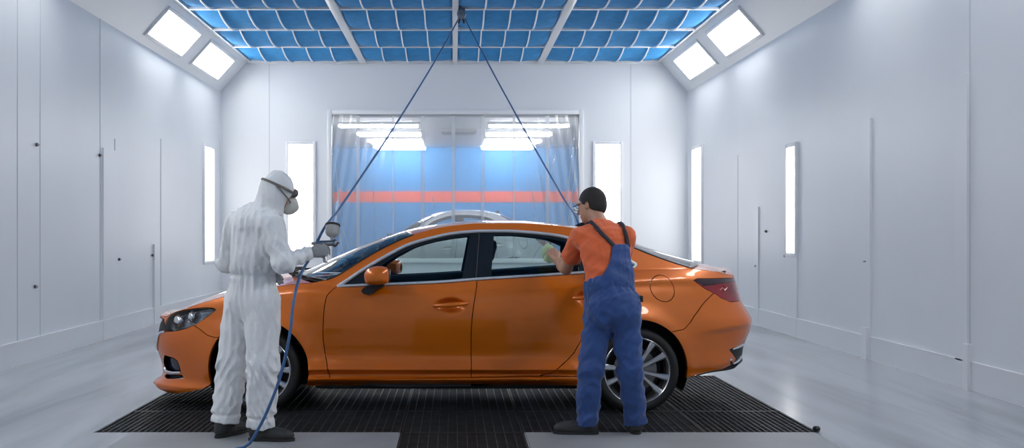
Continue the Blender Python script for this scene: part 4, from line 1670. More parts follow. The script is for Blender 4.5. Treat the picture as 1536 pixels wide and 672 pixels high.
        me.materials.append(mat)
        o = bpy.data.objects.new(name, me)
        C.objects.link(o)
        o.parent = parent
        return o


def folds(seed, freq, axisw=(1, 1, 1), n=6, sharp=True):
    """a wandering crease pattern: sums of bent waves"""
    r = np.random.default_rng(seed)
    K = r.normal(size=(n, 3)) * A(axisw) * freq
    K2 = r.normal(size=(n, 3)) * freq * .45
    ph, ph2 = r.uniform(0, 6.28, n), r.uniform(0, 6.28, n)

    def f(P):
        v = np.zeros(len(P))
        for i in range(n):
            w = np.sin(P @ K[i] + ph[i] + 1.3 * np.sin(P @ K2[i] + ph2[i]))
            v += (1 - 2 * np.abs(w)) if sharp else w
        return v / n
    return f


def gauss(x, s): return np.exp(-(x / s) ** 2)


def hand(F, wrist, fwd, back, thumbside, curls, s=1.0, grow=0.0, thumb=((.75, .5), (.35, .25)), spread=.0, thumb_fold=.25):
    """palm, four fingers of their own length and bend, and a thumb off the side of the palm.
    fwd: wrist to knuckles; back: out of the back of the hand; thumbside: +1/-1 picks the thumb's side"""
    w = A(wrist, float)
    p = unit(fwd)
    b = unit(A(back, float) - p * (A(back, float) @ p))
    l = np.cross(p, b) * thumbside
    g = grow
    F.cap(w - p * .03 * s, w + p * .02 * s, .027 * s + g, .026 * s + g, .02)
    fr = [p, l, b]
    F.ell(w + p * .055 * s, (.052 * s + g, .041 * s + g, .0165 * s + g), fr, .018)
    F.cap(w + p * .03 * s + l * .022 * s - b * .004, w + p * .055 * s + l * .036 * s - b * .010, .016 * s + g, .014 * s + g, .014)
    lens = ((.042, .025, .021), (.047, .029, .022), (.043, .027, .021), (.034, .020, .018))
    lat = (.030, .0105, -.0095, -.028)
    base = (.092, .097, .092, .084)
    tips = []
    for i in range(4):
        a = w + p * base[i] * s + l * lat[i] * s
        F.cap(w + p * .06 * s + l * lat[i] * .85 * s, a, .010 * s + g, .0105 * s + g, .010)
        ang = 0.0
        rr = (.0098, .0088, .0080) if i < 3 else (.0086, .0078, .0070)
        for j in range(3):
            ang += curls[i][j]
            d = p * math.cos(ang) - b * math.sin(ang) + l * (spread * (1.5 - i) * math.cos(ang))
            e = a + unit(d) * lens[i][j] * s
            F.cap(a, e, rr[j] * s + g, (rr[j] - .0007) * s + g, .005)
            a = e
        tips.append(a)
    a = w + p * .035 * s + l * .034 * s - b * .008
    for (o_, f_), L, r_ in zip(thumb, (.036, .030), (.0112, .0098)):
        d = unit(p * (1 - o_ * .4) + l * o_ * .9 - b * (f_ + thumb_fold))
        e = a + d * L * s
        F.cap(a, e, r_ * s + g, (r_ - .001) * s + g, .006)
        a = e
    tips.append(a)
    return tips


def head(F, c, f, u, s=1.0, k=.03):
    c = A(c, float)
    f = unit(f)
    u = unit(A(u, float) - f * (A(u, float) @ f))
    l = np.cross(u, f)
    fr = [f, l, u]
    F.ell(c + u * .022 * s - f * .012 * s, A((.099, .077, .103)) * s, fr, k)
    F.ell(c + f * .028 * s - u * .055 * s, A((.062, .058, .066)) * s, fr, .035)
    F.ell(c + f * .060 * s - u * .098 * s, A((.026, .030, .020)) * s, fr, .02)          # chin
    F.cap(c + f * .088 * s + u * .004, c + f * .110 * s - u * .034 * s, .009 * s, .013 * s, .012)   # nose
    for sd in (-1, 1):
        F.ell(c + l * sd * .012 * s + f * .098 * s - u * .038 * s, A((.010, .008, .008)) * s, fr, .006)
        F.ell(c + f * .083 * s + l * sd * .033 * s + u * .022 * s, A((.020, .026, .010)) * s, fr, .015)    # brow
        F.ell(c + f * .092 * s + l * sd * .032 * s + u * .002 * s, A((.014, .017, .011)) * s, fr, .008, 'sub')
        F.ell(c + l * sd * .076 * s - f * .006 * s - u * .008 * s, A((.018, .009, .031)) * s, [unit(f + .3 * u), unit(l + f * -.35 * sd), u], .006)
        F.ell(c + l * sd * .085 * s - f * .002 * s - u * .006 * s, A((.009, .006, .018)) * s, fr, .004, 'sub')
    F.ell(c + f * .084 * s - u * .066 * s, A((.014, .026, .0065)) * s, fr, .008)
    F.ell(c + f * .083 * s - u * .079 * s, A((.013, .021, .0070)) * s, fr, .008)
    F.ell(c + f * .101 * s - u * .0725 * s, A((.012, .024, .0022)) * s, fr, .002, 'sub')
    return fr


def shoe(name, heel, d, mat, sole, parent, L=.285, up=0.0):
    """a lace-up work shoe: heel at the back on the floor, pointing along d"""
    h = A(heel, float)
    d = unit(A((d[0], d[1], 0.0)))
    l = np.cross((0, 0, 1), d)
    z = A((0, 0, 1.0))
    F = Field(h + d * L * .5 - A((.24, .24, .03 - up)), h + d * L * .5 + A((.24, .24, .2)), .0045)
    F.ell(h + d * .055 + z * .055, (.052, .040, .055), [d, l, z], .02)
    F.ell(h + d * .15 + z * .045, (.10, .043, .048), [d, l, z], .03)
    F.ell(h + d * (L - .062) + z * .040, (.062, .046, .038), [d, l, z], .03)
    F.cap(h + d * .06 + z * .06, h + d * .055 + z * .135, .047, .046, .03, flat=(0, 1))
    F.box(h + d * .14 + z * -.04, (.2, .1, .052), [d, l, z], .002, .004, 'sub')
    o = F.build(name, mat, parent)
    out = []
    for t in np.linspace(0, 2 * PI, 48, endpoint=False):
        c, s_ = math.cos(t), math.sin(t)
        x = L / 2 + (L / 2 + .004) * np.sign(c) * abs(c) ** .75
        wv = (.043 + .008 * sstep(.1, .2, x) - .006 * gauss(x - .13, .05)) * np.sign(s_) * abs(s_) ** .8
        out.append(h + d * x + l * wv + z * .001)
    mb = MB()
    vs = [Vector(p) for p in out] + [Vector(p) + Vector((0, 0, .020)) for p in out]
    n = 48
    mb.add(vs, [(k, (k + 1) % n, n + (k + 1) % n, n + k) for k in range(n)] + [tuple(range(n - 1, -1, -1)), tuple(range(n, 2 * n))], False)
    mb.build('sole', sole, o)
    mb = MB()
    for i in range(4):
        p = h + d * (.105 + .024 * i) + z * (.104 - .011 * i)
        mb.tube([p - l * .024 - z * .006, p + z * .003, p + l * .024 - z * .006], .0028, 6)
    mb.build('laces', sole, o)
    return o


M_SKIN = principled('skin', (.50, .27, .18), .5, sss=.15, vary=.08, vscale=25)
M_HAIR = principled('dark_brown_hair', (.014, .010, .008), .6, bump=.5, bscale=220)
def crease_mat(name, col, s1, s2, d1, d2, rough=.75, sheen=.15, vary=0.0):
    m = principled(name, col, rough, sheen=sheen, vary=vary, vscale=9)
    nt = m.node_tree
    b = [n for n in nt.nodes if n.type == 'BSDF_PRINCIPLED'][0]
    tc = [n for n in nt.nodes if n.type == 'TEX_COORD'][0]
    prev = None
    for sc_, di, ty in ((s1, d1, 'RIDGED_MULTIFRACTAL'), (s2, d2, 'FBM')):
        n = nt.nodes.new('ShaderNodeTexNoise')
        n.noise_type = ty
        n.inputs['Scale'].default_value = sc_
        n.inputs['Detail'].default_value = 3
        n.inputs['Distortion'].default_value = .5
        nt.links.new(tc.outputs['Object'], n.inputs['Vector'])
        bp = nt.nodes.new('ShaderNodeBump')
        bp.inputs['Strength'].default_value = 1
        bp.inputs['Distance'].default_value = di
        nt.links.new(n.outputs[0], bp.inputs['Height'])
        if prev: nt.links.new(prev.outputs[0], bp.inputs['Normal'])
        prev = bp
    nt.links.new(prev.outputs[0], b.inputs['Normal'])
    return m


M_SUIT = crease_mat('white_coverall_fabric', (.80, .81, .815), 7.5, 30, .0065, .004)
M_GLOVE = principled('grey_knit_glove', (.30, .31, .32), .85, bump=.3, bscale=160)
M_MASKC = principled('beige_respirator', (.60, .59, .53), .6, bump=.08, bscale=80)
M_STRAP = principled('taupe_strap', (.17, .15, .135), .7)
M_LENSG = thin_glass('goggle_lens', (.35, .34, .33), .7, .05)
M_SHOE = principled('worn_black_leather', (.032, .033, .032), .6, bump=.2, bscale=60, vary=.4, vscale=20)
M_SOLE = principled('dark_rubber_sole', (.02, .02, .02), .7)
M_TEE = crease_mat('orange_cotton', (.76, .14, .04), 7, 30, .005, .003, .85, .2)
M_DENIM = crease_mat('blue_work_cotton', (.022, .066, .225), 8, 34, .006, .003, .8, .25, .15)
M_DKSTRAP = principled('dark_brace_webbing', (.022, .018, .028), .7)
M_CLOTH = principled('pale_green_cloth', (.50, .68, .42), .9, bump=.4, bscale=90)
M_CLEAR = thin_glass('safety_glasses_lens', (.92, .95, .96), .95, .03)

# ---------------------------------------------------------------- the painter
PR = A((-1.31, 7.09, 0.0))
pa = lambda px, py, Y: A(at(px, py, Y)) - PR
pf = unit((.83, .56, 0))
plft = unit((-.56, .83, 0))
zz = A((0, 0, 1.0))
painter = empty('person', PR)
tag(painter, 'person in white hooded coverall, goggles and respirator aiming a spray gun at the bonnet', 'person')
hR, hL = pa(394, 462, 7.03), pa(362, 462, 7.19)
kR, kL = pa(394, 548, 6.98), pa(350, 545, 7.16)
aR, aL = pa(391, 631, 7.0), pa(337, 624, 7.13)
wst, chs, nek, hed = pa(380, 413, 7.10), pa(384, 362, 7.09), pa(400, 322, 7.07), pa(419, 288, 7.05)
sR, eR, wR = pa(407, 340, 6.93), pa(425, 394, 6.87), pa(466, 379, 7.07)
sL, eL, wL = pa(355, 336, 7.26), pa(341, 393, 7.36), pa(392, 402, 7.55)
hf = unit((.91, .38, -.18))
bf = [plft, pf, zz]

# body: one continuous figure (mostly under the coverall)
F = Field((-.45, -.50, .0), (.62, .62, 1.80), .0055)
F.ell(chs, (.165, .105, .22), bf, .05).ell(wst, (.14, .10, .17), bf, .06).ell((hR + hL) / 2 + zz * .06, (.155, .11, .14), bf, .06)
for h_, k_, a_ in ((hR, kR, aR), (hL, kL, aL)):
    F.cap(h_, k_, .078, .052, .05).cap(k_, a_, .052, .038, .02)
    fd_ = unit((.98, -.05, 0)) if a_ is aR else unit((.48, .86, 0))
    F.ell(a_ + fd_ * .055 - zz * (a_[2] - .042), (.08, .028, .02), [fd_, np.cross(zz, fd_), zz], .02)
for s_, e_, w_ in ((sR, eR, wR), (sL, eL, wL)):
    F.cap(s_, e_, .052, .040, .06).cap(e_, w_, .040, .027, .02)
F.cap(nek - zz * .03, hed - zz * .02, .058, .052, .04)
pfr = head(F, hed, hf, (.15, 0, 1))
hp, hb = unit((.95, .20, .16)), unit((.15, -.95, .25))
GRIPC = [(1.05, .95, .6), (1.1, 1.05, .65), (1.1, 1.05, .65), (1.1, 1.0, .6)]
hand(F, wR, hp, hb, 1 if np.cross(hp, hb)[2] > 0 else -1, GRIPC, 1.0)
hpl, hbl = unit((.75, .3, -.5)), unit((-.1, .9, .3))
hand(F, wL, hpl, hbl, 1 if np.cross(hpl, hbl)[2] > 0 else -1, [(.4, .4, .3)] * 4, 1.0)
F.build('body', M_SKIN, painter)

# coverall with hood
F = Field((-.50, -.55, .05), (.66, .66, 1.84), .0058)
F.ell(chs + zz * .0 - pf * .005, (.198, .145, .255), bf, .05)
F.ell(chs - zz * .10, (.182, .150, .16), bf, .06)
F.ell(wst + zz * .01, (.172, .142, .17), bf, .05)
F.ell((hR + hL) / 2 + zz * .06, (.185, .150, .17), bf, .06)
F.cap(chs + zz * .1, nek, .15, .085, .06)
for h_, k_, a_ in ((hR, kR, aR), (hL, kL, aL)):
    F.cap(h_ + zz * .05, k_, .122, .108, .05).cap(k_, a_ - zz * .05, .108, .098, .03, flat=(0, 1))
for s_, e_, w_ in ((sR, eR, wR), (sL, eL, wL)):
    F.cap(s_, e_, .092, .074, .06).cap(e_, e_ + (w_ - e_) * .97, .076, .046, .03, flat=(0, 1))
F.ell((sR + sL) / 2 + zz * .025, (.245, .118, .095), bf, .06)
F.ell(nek - pf * .035 - zz * .03, (.115, .095, .07), bf, .06)
# hood
hfr = pfr
F.ell(hed + hfr[2] * .018 - hfr[0] * .016, (.116, .098, .122), hfr, .03)
F.ell(hed - hfr[2] * .045 - hfr[0] * .03, (.085, .085, .09), hfr, .04)
F.cap(nek - zz * .045 - pf * .015, hed - hfr[2] * .055 - hfr[0] * .035, .120, .086, .05)
F.ell(hed + hfr[0] * .108 - hfr[2] * .050, (.082, .078, .098), hfr, .01, 'sub')     # open face
zw = wst[2] + .003


def suit_folds(P):
    z = P[:, 2]
    up = sstep(.95, 1.15, z)
    big = folds(3, 17, (1.25, 1.25, .45))(P)
    fine = folds(5, 30, (1.2, 1.2, .6))(P)
    v = .0135 * big + .0075 * fine
    ang = np.arctan2((P - wst) @ pf, (P - wst) @ plft)
    v += .011 * np.sin(ang * 17 + 2 * np.sin(3 * ang)) * np.exp(-np.abs(z - zw) / .095) * (np.hypot(P[:, 0] - wst[0], P[:, 1] - wst[1]) < .24)
    v += -.017 * gauss(z - zw, .016) * (np.hypot((P - wst)[:, 0], (P - wst)[:, 1]) < .24) * ((P[:, 0] - wst[0]) < .22)
    # slack rings at knees and hems
    for k_, a_ in ((kR, aR), (kL, aL)):
        near = gauss(np.hypot(P[:, 0] - k_[0], P[:, 1] - k_[1]), .17)
        t = z + .25 * (P[:, 0] - k_[0]) + .16 * np.sin(14 * P[:, 0] + 4 * P[:, 1])
        v += .0095 * (1 - 2 * np.abs(np.sin(t * 34))) * near * (gauss(z - k_[2] + .04, .12) + .8 * gauss(z - a_[2] - .05, .07))
        v += -.006 * gauss(z - a_[2] - .02, .010)
    # pulls round the bent elbow and from the armpit
    for e_ in (eR, eL):
        r = np.linalg.norm(P - e_, axis=1)
        v += .009 * (1 - 2 * np.abs(np.sin((P - e_) @ A((30, 8, 34)) + 1.2 * np.sin(14 * P[:, 2])))) * gauss(r, .12)
    r = np.linalg.norm(P - (chs + plft * .02 - pf * .1), axis=1)
    v += .006 * np.sin((P @ A((16, 6, 9))) + 1.5 * np.sin(P @ A((3, 0, 14)))) * gauss(r, .2)
    hd = np.linalg.norm(P - hed, axis=1)
    v = np.where(hd < .17, v * .4 + .0045 * np.sin(38 * ((P - hed) @ hfr[0]) + 26 * ((P - hed) @ hfr[2]) + 2 * np.sin(16 * ((P - hed) @ hfr[1]))), v)
    return v


F.warp(suit_folds)
HOODF = F
F.build('coverall', M_SUIT, painter, 1)
# seam of the elastic waist
mb = MB()
# gloves
GF_ = Field(wR + hp * .05 - .15, wR + hp * .05 + .15, .003)
hand(GF_, wR, hp, hb, 1 if np.cross(hp, hb)[2] > 0 else -1, GRIPC, 1.0, grow=.0028)
GF_.cap(wR - hp * .06, wR + hp * .01, .037, .032, .012, flat=(1, 0))
GF_.build('glove', M_GLOVE, painter)
GF_ = Field(wL + hpl * .05 - .15, wL + hpl * .05 + .15, .0035)
hand(GF_, wL, hpl, hbl, 1 if np.cross(hpl, hbl)[2] > 0 else -1, [(.4, .4, .3)] * 4, 1.0, grow=.0028)
GF_.cap(wL - hpl * .06, wL + hpl * .01, .037, .032, .012, flat=(1, 0))
GF_.build('glove', M_GLOVE, painter)
# respirator: cup over nose and mouth, filter rim, straps round the hood
F = Field(hed - .24, hed + .24, .0035)
mc = hed + hfr[0] * .082 - hfr[2] * .070
F.ell(mc, (.058, .062, .066), hfr, .0)
F.ell(mc + hfr[0] * .030 - hfr[2] * .010, (.034, .034, .036), hfr, .015)
F.ell(mc + hfr[0] * .0 - hfr[2] * .034, (.040, .036, .026), hfr, .015)
F.cap(mc + hfr[0] * .052 - hfr[2] * .012, mc + hfr[0] * .064 - hfr[2] * .014, .017, .017, .004, flat=(1, 1))
for sd in (-1, 1): F.cap(mc + hfr[1] * sd * .040 + hfr[0] * .012, mc + hfr[1] * sd * .056 + hfr[0] * .018, .026, .026, .004, flat=(1, 1))
F.build('respirator', M_MASKC, painter)


def shell_band(base, dist, thick, off, name, mat, half):
    """a strap lying on a skin: the layer just outside `base` where dist(points) is within its half width"""
    G_ = Field(base.lo, base.lo + (base.n - 1) * base.h, base.h)
    X, Y, Z = base.full()
    ix = np.nonzero(np.abs(base.d) < .05)
    P = np.stack([base.ax[i][ix[i]] for i in range(3)], 1)
    e = np.maximum(np.abs(base.d[ix] - off) - thick, dist(P) - half)
    G_.d[ix] = e.astype(np.float32)
    return G_.build(name, mat, painter if base is HB else worker, 1)


# a finer copy of the hood carries the straps
HB = Field(hed - .22, hed + .22, .0032)
HB.ell(hed + hfr[2] * .018 - hfr[0] * .016, (.118, .100, .124), hfr, .03)
HB.ell(hed - hfr[2] * .05 - hfr[0] * .02, (.097, .090, .10), hfr, .05)
gz = .012


def goggle_band(P):
    q = P - hed
    x, z = q @ hfr[0], q @ hfr[2]
    return np.where(x > .095, 1.0, np.abs(z - .030 + .26 * x))


shell_band(HB, goggle_band, .004, .003, 'goggle_strap', M_STRAP, .0085)


def mask_strap(P):
    q = P - hed
    x, z, y = q @ hfr[0], q @ hfr[2], q @ hfr[1]
    d = np.abs(z + .058 + .95 * (.085 - x) * -1 * .0 - .75 * (.075 - x))
    return np.where((x > .085) | (x < -.05), 1.0, d * .8)


shell_band(HB, mask_strap, .003, .003, 'respirator_strap', M_STRAP, .0055)
F = Field(hed - .22, hed + .22, .003)
gc_ = hed + hfr[0] * .096 + hfr[2] * .010
F.ell(gc_, (.030, .078, .031), hfr, 0)
F.ell(gc_ - hfr[0] * .03, (.040, .064, .040), hfr, .004, 'sub')
F.ell(gc_ + hfr[0] * .022, (.016, .056, .019), hfr, .004, 'sub')
gg = F.build('goggles', M_STRAP, painter)
mb = MB()
vs, fs = [], []
for i in range(13):
    t = -1 + 2 * i / 12
    for j in range(5):
        q = -1 + 2 * j / 4
        p = gc_ + hfr[0] * (.020 - .012 * t * t) + hfr[1] * .054 * t + hfr[2] * .017 * q * (1 - .2 * t * t)
        vs.append(Vector(p))
for i in range(12):
    for j in range(4): fs.append((i * 5 + j, (i + 1) * 5 + j, (i + 1) * 5 + j + 1, i * 5 + j + 1))
mb.add(vs, fs, True).build('lens', M_LENSG, gg)
mb = MB()
for sd in (-1, 1): mb.sphere(hed + hfr[0] * .083 + hfr[1] * sd * .032 + hfr[2] * .002, .0115, 12, 8)
mb.build('eyes', principled('eye_white', (.7, .68, .65), .2), painter)
shoe('shoe', aR - A((.075, .0, aR[2])) + A((.0, -.01, 0)), (.98, -.05), M_SHOE, M_SOLE, painter, .30)
shoe('shoe', aL - A((.040, .075, aL[2])), (.48, .86), M_SHOE, M_SOLE, painter, .295)

# ---------------------------------------------------------------- the man polishing the window
WR = A((1.06, 7.24, 0.0))
wa = lambda px, py, Y: A(at(px, py, Y)) - WR
worker = empty('person', WR)
tag(worker, 'person in orange t-shirt and blue dungarees wiping the rear side window', 'person')
hL, hR = wa(899, 468, 7.27), wa(938, 468, 7.23)
kL, kR = wa(886, 556, 7.20), wa(945, 556, 7.19)
aL, aR = wa(880, 630, 7.23), wa(954, 628, 7.26)
wst, chs, nek, hed = wa(913, 424, 7.29), wa(908, 376, 7.38), wa(902, 337, 7.49), wa(887, 308, 7.58)
sL, eL, wL = wa(869, 356, 7.46), wa(849, 402, 7.66), wa(836, 390, 7.93)
sR, eR, wR2 = wa(938, 354, 7.42), wa(930, 398, 7.63), wa(903, 402, 7.86)
lean = unit(nek - wst)
wf = unit(A((-.22, .97, 0)) - lean * (A((-.22, .97, 0)) @ lean))
wl = np.cross(lean, wf)
bf = [wl, wf, lean]
hf = unit((-.80, .55, -.22))
hu = (-.12, .22, 1)
F = Field((-.62, -.36, .0), (.42, 1.05, 1.74), .005)
F.ell(chs, (.160, .105, .20), bf, .05).ell(wst, (.14, .105, .17), bf, .06).ell((hR + hL) / 2 + zz * .05, (.155, .115, .14), None, .06)
for h_, k_, a_ in ((hR, kR, aR), (hL, kL, aL)):
    F.cap(h_, k_, .075, .052, .05).cap(k_, a_, .052, .038, .02)
F.ell(aR + A((.01, .05, -.08)), (.03, .085, .022), None, .03)
F.ell(aL + A((-.05, .0, -.08)), (.085, .03, .022), None, .03)
for s_, e_, w_ in ((sR, eR, wR2), (sL, eL, wL)):
    F.cap(s_, e_, .053, .043, .06).cap(e_, e_ + (w_ - e_) * .35, .045, .046, .02).cap(e_ + (w_ - e_) * .3, w_, .046, .029, .02)
F.ell((sR + sL) / 2, (.19, .075, .07), bf, .05)
F.cap(nek - lean * .03, hed - zz * .02, .062, .056, .04)
wfr = head(F, hed, hf, hu)
hpw = unit((-.42, .52, .70))
hbw = unit((.10, -.90, .35))
tsd = 1 if (np.cross(hpw, hbw))[0] > 0 else -1
WCURL = [(.55, .55, .35), (.5, .6, .35), (.55, .6, .4), (.65, .6, .4)]
hand(F, wL, hpw, hbw, tsd, WCURL, 1.02, spread=.08)
hpr, hbr = unit((-.45, .75, -.25)), unit((.1, .2, .95))
hand(F, wR2, hpr, hbr, 1 if np.cross(hpr, hbr)[0] < 0 else -1, [(.35, .35, .2)] * 4, 1.02, spread=.08)
F.build('body', M_SKIN, worker)

# hair, cropped short
F = Field(hed - .2, hed + .2, .0032)
F.ell(hed + wfr[2] * .023 - wfr[0] * .014, (.1035, .0815, .107), wfr, 0)
F.ell(hed - wfr[2] * .030 - wfr[0] * .050, (.053, .062, .055), wfr, .03)
F.ell(hed + wfr[0] * .115 - wfr[2] * .032, (.095, .20, .088), wfr, .012, 'sub')
F.ell(hed + wfr[0] * .035 - wfr[2] * .075, (.055, .20, .080), wfr, .01, 'sub')
F.ell(hed - wfr[2] * .125 - wfr[0] * .03, (.12, .2, .05), wfr, .01, 'sub')
F.warp(lambda P: .0012 * folds(21, 190)(P))
F.build('hair', M_HAIR, worker)
mb = MB()
for sd in (-1, 1): mb.sphere(hed + wfr[0] * .083 + wfr[1] * sd * .032 + wfr[2] * .002, .0115, 12, 8)
mb.build('eyes', bpy.data.materials['eye_white'], worker)
mb = MB()
for sd in (-1, 1):
    a = hed + wfr[0] * .108 + wfr[1] * sd * .066 + wfr[2] * .008
    mb.tube([hed - wfr[0] * .012 + wfr[1] * sd * .084 + wfr[2] * .010, hed + wfr[0] * .06 + wfr[1] * sd * .080 + wfr[2] * .010, a], .0022, 6)
    mb.tube([a, hed + wfr[0] * .122 + wfr[1] * sd * .02 + wfr[2] * .014], .0022, 6)
gl_ = mb.build('safety_glasses', M_DKSTRAP, worker)
mb = MB()
vs, fs = [], []
for i in range(17):
    t = -1 + 2 * i / 16
    for j in range(3):
        vs.append(Vector(hed + wfr[0] * (.122 - .016 * t * t) + wfr[1] * .068 * t + wfr[2] * (.012 - .020 * j)))
for i in range(16):
    for j in range(2): fs.append((i * 3 + j, (i + 1) * 3 + j, (i + 1) * 3 + j + 1, i * 3 + j + 1))
mb.add(vs, fs, True).build('lens', M_CLEAR, gl_)

# t-shirt
F = Field((-.45, -.36, .90), (.42, .62, 1.66), .0055)
F.ell(chs - wf * .005, (.186, .130, .235), bf, .05).ell(wst + zz * .02, (.165, .128, .19), bf, .06)
F.ell((sR + sL) / 2 - lean * .01, (.215, .090, .082), bf, .05)
F.cap(chs + lean * .09, nek - lean * .012, .12, .070, .05, flat=(0, 1))
for s_, e_ in ((sR, eR), (sL, eL)): F.cap(s_, s_ + (e_ - s_) * .72, .078, .073, .05, flat=(0, 1))
F.cap(nek - lean * .02, hed - zz * .02, .058, .056, .006, 'sub')


def tee_folds(P):
    v = .010 * folds(31, 15)(P) + .0045 * folds(32, 34)(P)
    t = (P - sL) @ A((18, 4, 26))
    v += .0065 * (1 - 2 * np.abs(np.sin(t + 1.1 * np.sin(9 * P[:, 2])))) * gauss(np.linalg.norm(P - (sL * .6 + chs * .4), axis=1), .15)
    v += .005 * np.sin((P - wst) @ A((26, 0, 40))) * gauss(P[:, 2] - wst[2] - .08, .09)
    return v


F.warp(tee_folds)
TEE = F
F.build('t_shirt', M_TEE, worker)

# dungarees: trousers with an elastic waist
F = Field((-.45, -.42, .02), (.46, .52, 1.30), .006)
F.ell((hR + hL) / 2 + zz * .04 - A((0, .01, 0)), (.183, .160, .175), None, .05)
F.ell(wst - zz * .03, (.186, .158, .14), bf, .05)
F.ell((hR + hL) / 2 - A((.075, .075, .01)), (.095, .085, .11), None, .05)
F.ell((hR + hL) / 2 - A((-.075, .075, .01)), (.095, .085, .11), None, .05)
for h_, k_, a_ in ((hR, kR, aR), (hL, kL, aL)):
    F.cap(h_ + zz * .03, k_, .108, .092, .035).cap(k_, a_ - zz * .035, .092, .084, .03, flat=(0, 1))
P0 = wst
F.cap(wst + lean * .008, wst + lean * .5, .5, .5, .004, 'sub', flat=(1, 0))
zw2 = wst[2] - .005


def dung_folds(P):
    z = P[:, 2]
    v = .013 * folds(41, 14, (1, 1, .9))(P) + .007 * folds(42, 34)(P)
    ang = np.arctan2(P[:, 1] - wst[1], P[:, 0] - wst[0])
    v += .0065 * np.sin(ang * 19 + 2 * np.sin(2 * ang)) * np.exp(-np.abs(z - zw2) / .06)
    v += -.007 * gauss(z - zw2 + .01, .014)
    for k_, a_ in ((kR, aR), (kL, aL)):
        near = gauss(np.hypot(P[:, 0] - k_[0], P[:, 1] - k_[1]), .15)
        t = z + .3 * (P[:, 0] - k_[0]) + .13 * np.sin(13 * P[:, 0])
        v += .0075 * (1 - 2 * np.abs(np.sin(t * 27))) * near * (gauss(z - k_[2], .12) + .9 * gauss(z - a_[2] - .04, .08))
    # pulls from the seat into the legs
    s0 = (hR + hL) / 2 - zz * .06
    v += .006 * (1 - 2 * np.abs(np.sin((np.abs(P[:, 0] - s0[0]) * 34 - (z - s0[2]) * 26)))) * gauss(z - s0[2] + .06, .10)
    return v


F.warp(dung_folds)
DUN = F
dg = F.build('dungarees', M_DENIM, worker)
# bib: a layer over the shirt, cut to its outline as seen from behind
BIBP = [wa(px, py, 7.26)[[0, 2]] for px, py in ((919, 367), (932, 366), (945, 367), (947, 385), (951, 405), (955, 425), (956, 450), (858, 450), (858, 432), (886, 423), (897, 415), (906, 404), (913, 391))]
BIBP = spline(np.vstack(BIBP + BIBP[:1]), 80)[:-1]
TB = Field((-.40, -.36, .90), (.42, .62, 1.66), .0048)
TB.ell(chs - wf * .005, (.190, .134, .238), bf, .05).ell(wst + zz * .02, (.170, .134, .19), bf, .06)
TB.ell((sR + sL) / 2 - lean * .01, (.215, .094, .086), bf, .05)
TB.cap(chs + lean * .09, nek - lean * .012, .12, .070, .05, flat=(0, 1))
for s_, e_ in ((sR, eR), (sL, eL)): TB.cap(s_, s_ + (e_ - s_) * .72, .081, .076, .05, flat=(0, 1))
TB.warp(tee_folds)


def poly_dist(P2, poly):
    d = np.full(len(P2), 9.0)
    n = len(poly)
    for i in range(n):
        a, b = poly[i], poly[(i + 1) % n]
        ba = b - a
        t = np.clip(((P2 - a) @ ba) / (ba @ ba + 1e-12), 0, 1)
        d = np.minimum(d, np.linalg.norm(P2 - a - t[:, None] * ba, axis=1))
    return np.where(inside(P2, poly), -d, d)


def path_dist(P, path):
    d = np.full(len(P), 9.0)
    for a, b in zip(path[:-1], path[1:]):
        a, b = A(a), A(b)
        ba = b - a
        t = np.clip(((P - a) @ ba) / (ba @ ba + 1e-12), 0, 1)
        d = np.minimum(d, np.linalg.norm(P - a - t[:, None] * ba, axis=1))
    return d


def layer(base, dist, half, off, thick, name, mat, parent, cond=None):
    G_ = Field(base.lo, base.lo + (base.n - 1) * base.h, base.h)
    ix = np.nonzero(np.abs(base.d) < .05)
    P = np.stack([base.ax[i][ix[i]] for i in range(3)], 1)
    e = np.maximum(np.abs(base.d[ix] - off) - thick, dist(P) - half)
    if cond is not None: e = np.maximum(e, cond(P))
    G_.d[ix] = e.astype(np.float32)
    return G_.build(name, mat, parent, 1)


bib = layer(TB, lambda P: poly_dist(P[:, [0, 2]], BIBP), 0, .006, .0075, 'bib', M_DENIM, dg)
# braces over the shoulders, back and front
def on_tee(px, py):
    """where a sight line through a point of the back meets the shirt"""
    for Y in np.arange(7.0, 7.9, .004):
        p = wa(px, py, Y)
        i = [int(round((p[k] - TB.lo[k]) / TB.h)) for k in range(3)]
        if all(0 <= i[k] < TB.n[k] for k in range(3)) and TB.d[tuple(i)] < .002: return p
    return None


for pts, sh in (([(921, 369), (912, 360), (903, 351), (895, 342), (888, 335)], sL * .55 + nek * .45), ([(942, 369), (940, 358), (937, 347), (934, 338)], sR * .6 + nek * .4)):
    path = [p for p in (on_tee(*q) for q in pts) if p is not None]
    top = path[-1]
    c0 = top + wf * .075 - lean * .03
    front = []
    for q in np.radians(np.arange(25, 200, 12)):
        dr = -wf * math.cos(q) + lean * math.sin(q)
        for r_ in np.arange(.01, .3, .003):
            p = c0 + dr * r_
            i3 = tuple(int(round((p[k] - TB.lo[k]) / TB.h)) for k in range(3))
            if not all(0 <= i3[k] < TB.n[k] for k in range(3)): break
            if TB.d[i3] > .0:
                if lean @ (p - top) > -.01 or q > 1.6: front.append(p)
                break
    front.append(front[-1] - lean * .12)
    path = path + front
    layer(TB, lambda P, path=path: path_dist(P, path), .0165, .0065, .0065, 'brace', M_DKSTRAP, dg)
# side pocket edge, hip pocket with a dark phone end
mb = MB()
MB().tube([wa(881, 432, 7.27), wa(879, 445, 7.25), wa(880, 458, 7.22), wa(886, 466, 7.17)], .0045, 6).build('pocket_seam', M_DENIM, dg)
MB().box(wa(957, 444, 7.22), wa(961.5, 452, 7.30), .003).build('pocket_tool', M_SOLE, dg)
shoe('shoe', aR - A((.010, .075, aR[2])), (.10, 1), M_SHOE, M_SOLE, worker, .29)
shoe('shoe', aL - A((-.075, .02, aL[2])), (-.99, .10), M_SHOE, M_SOLE, worker, .30)

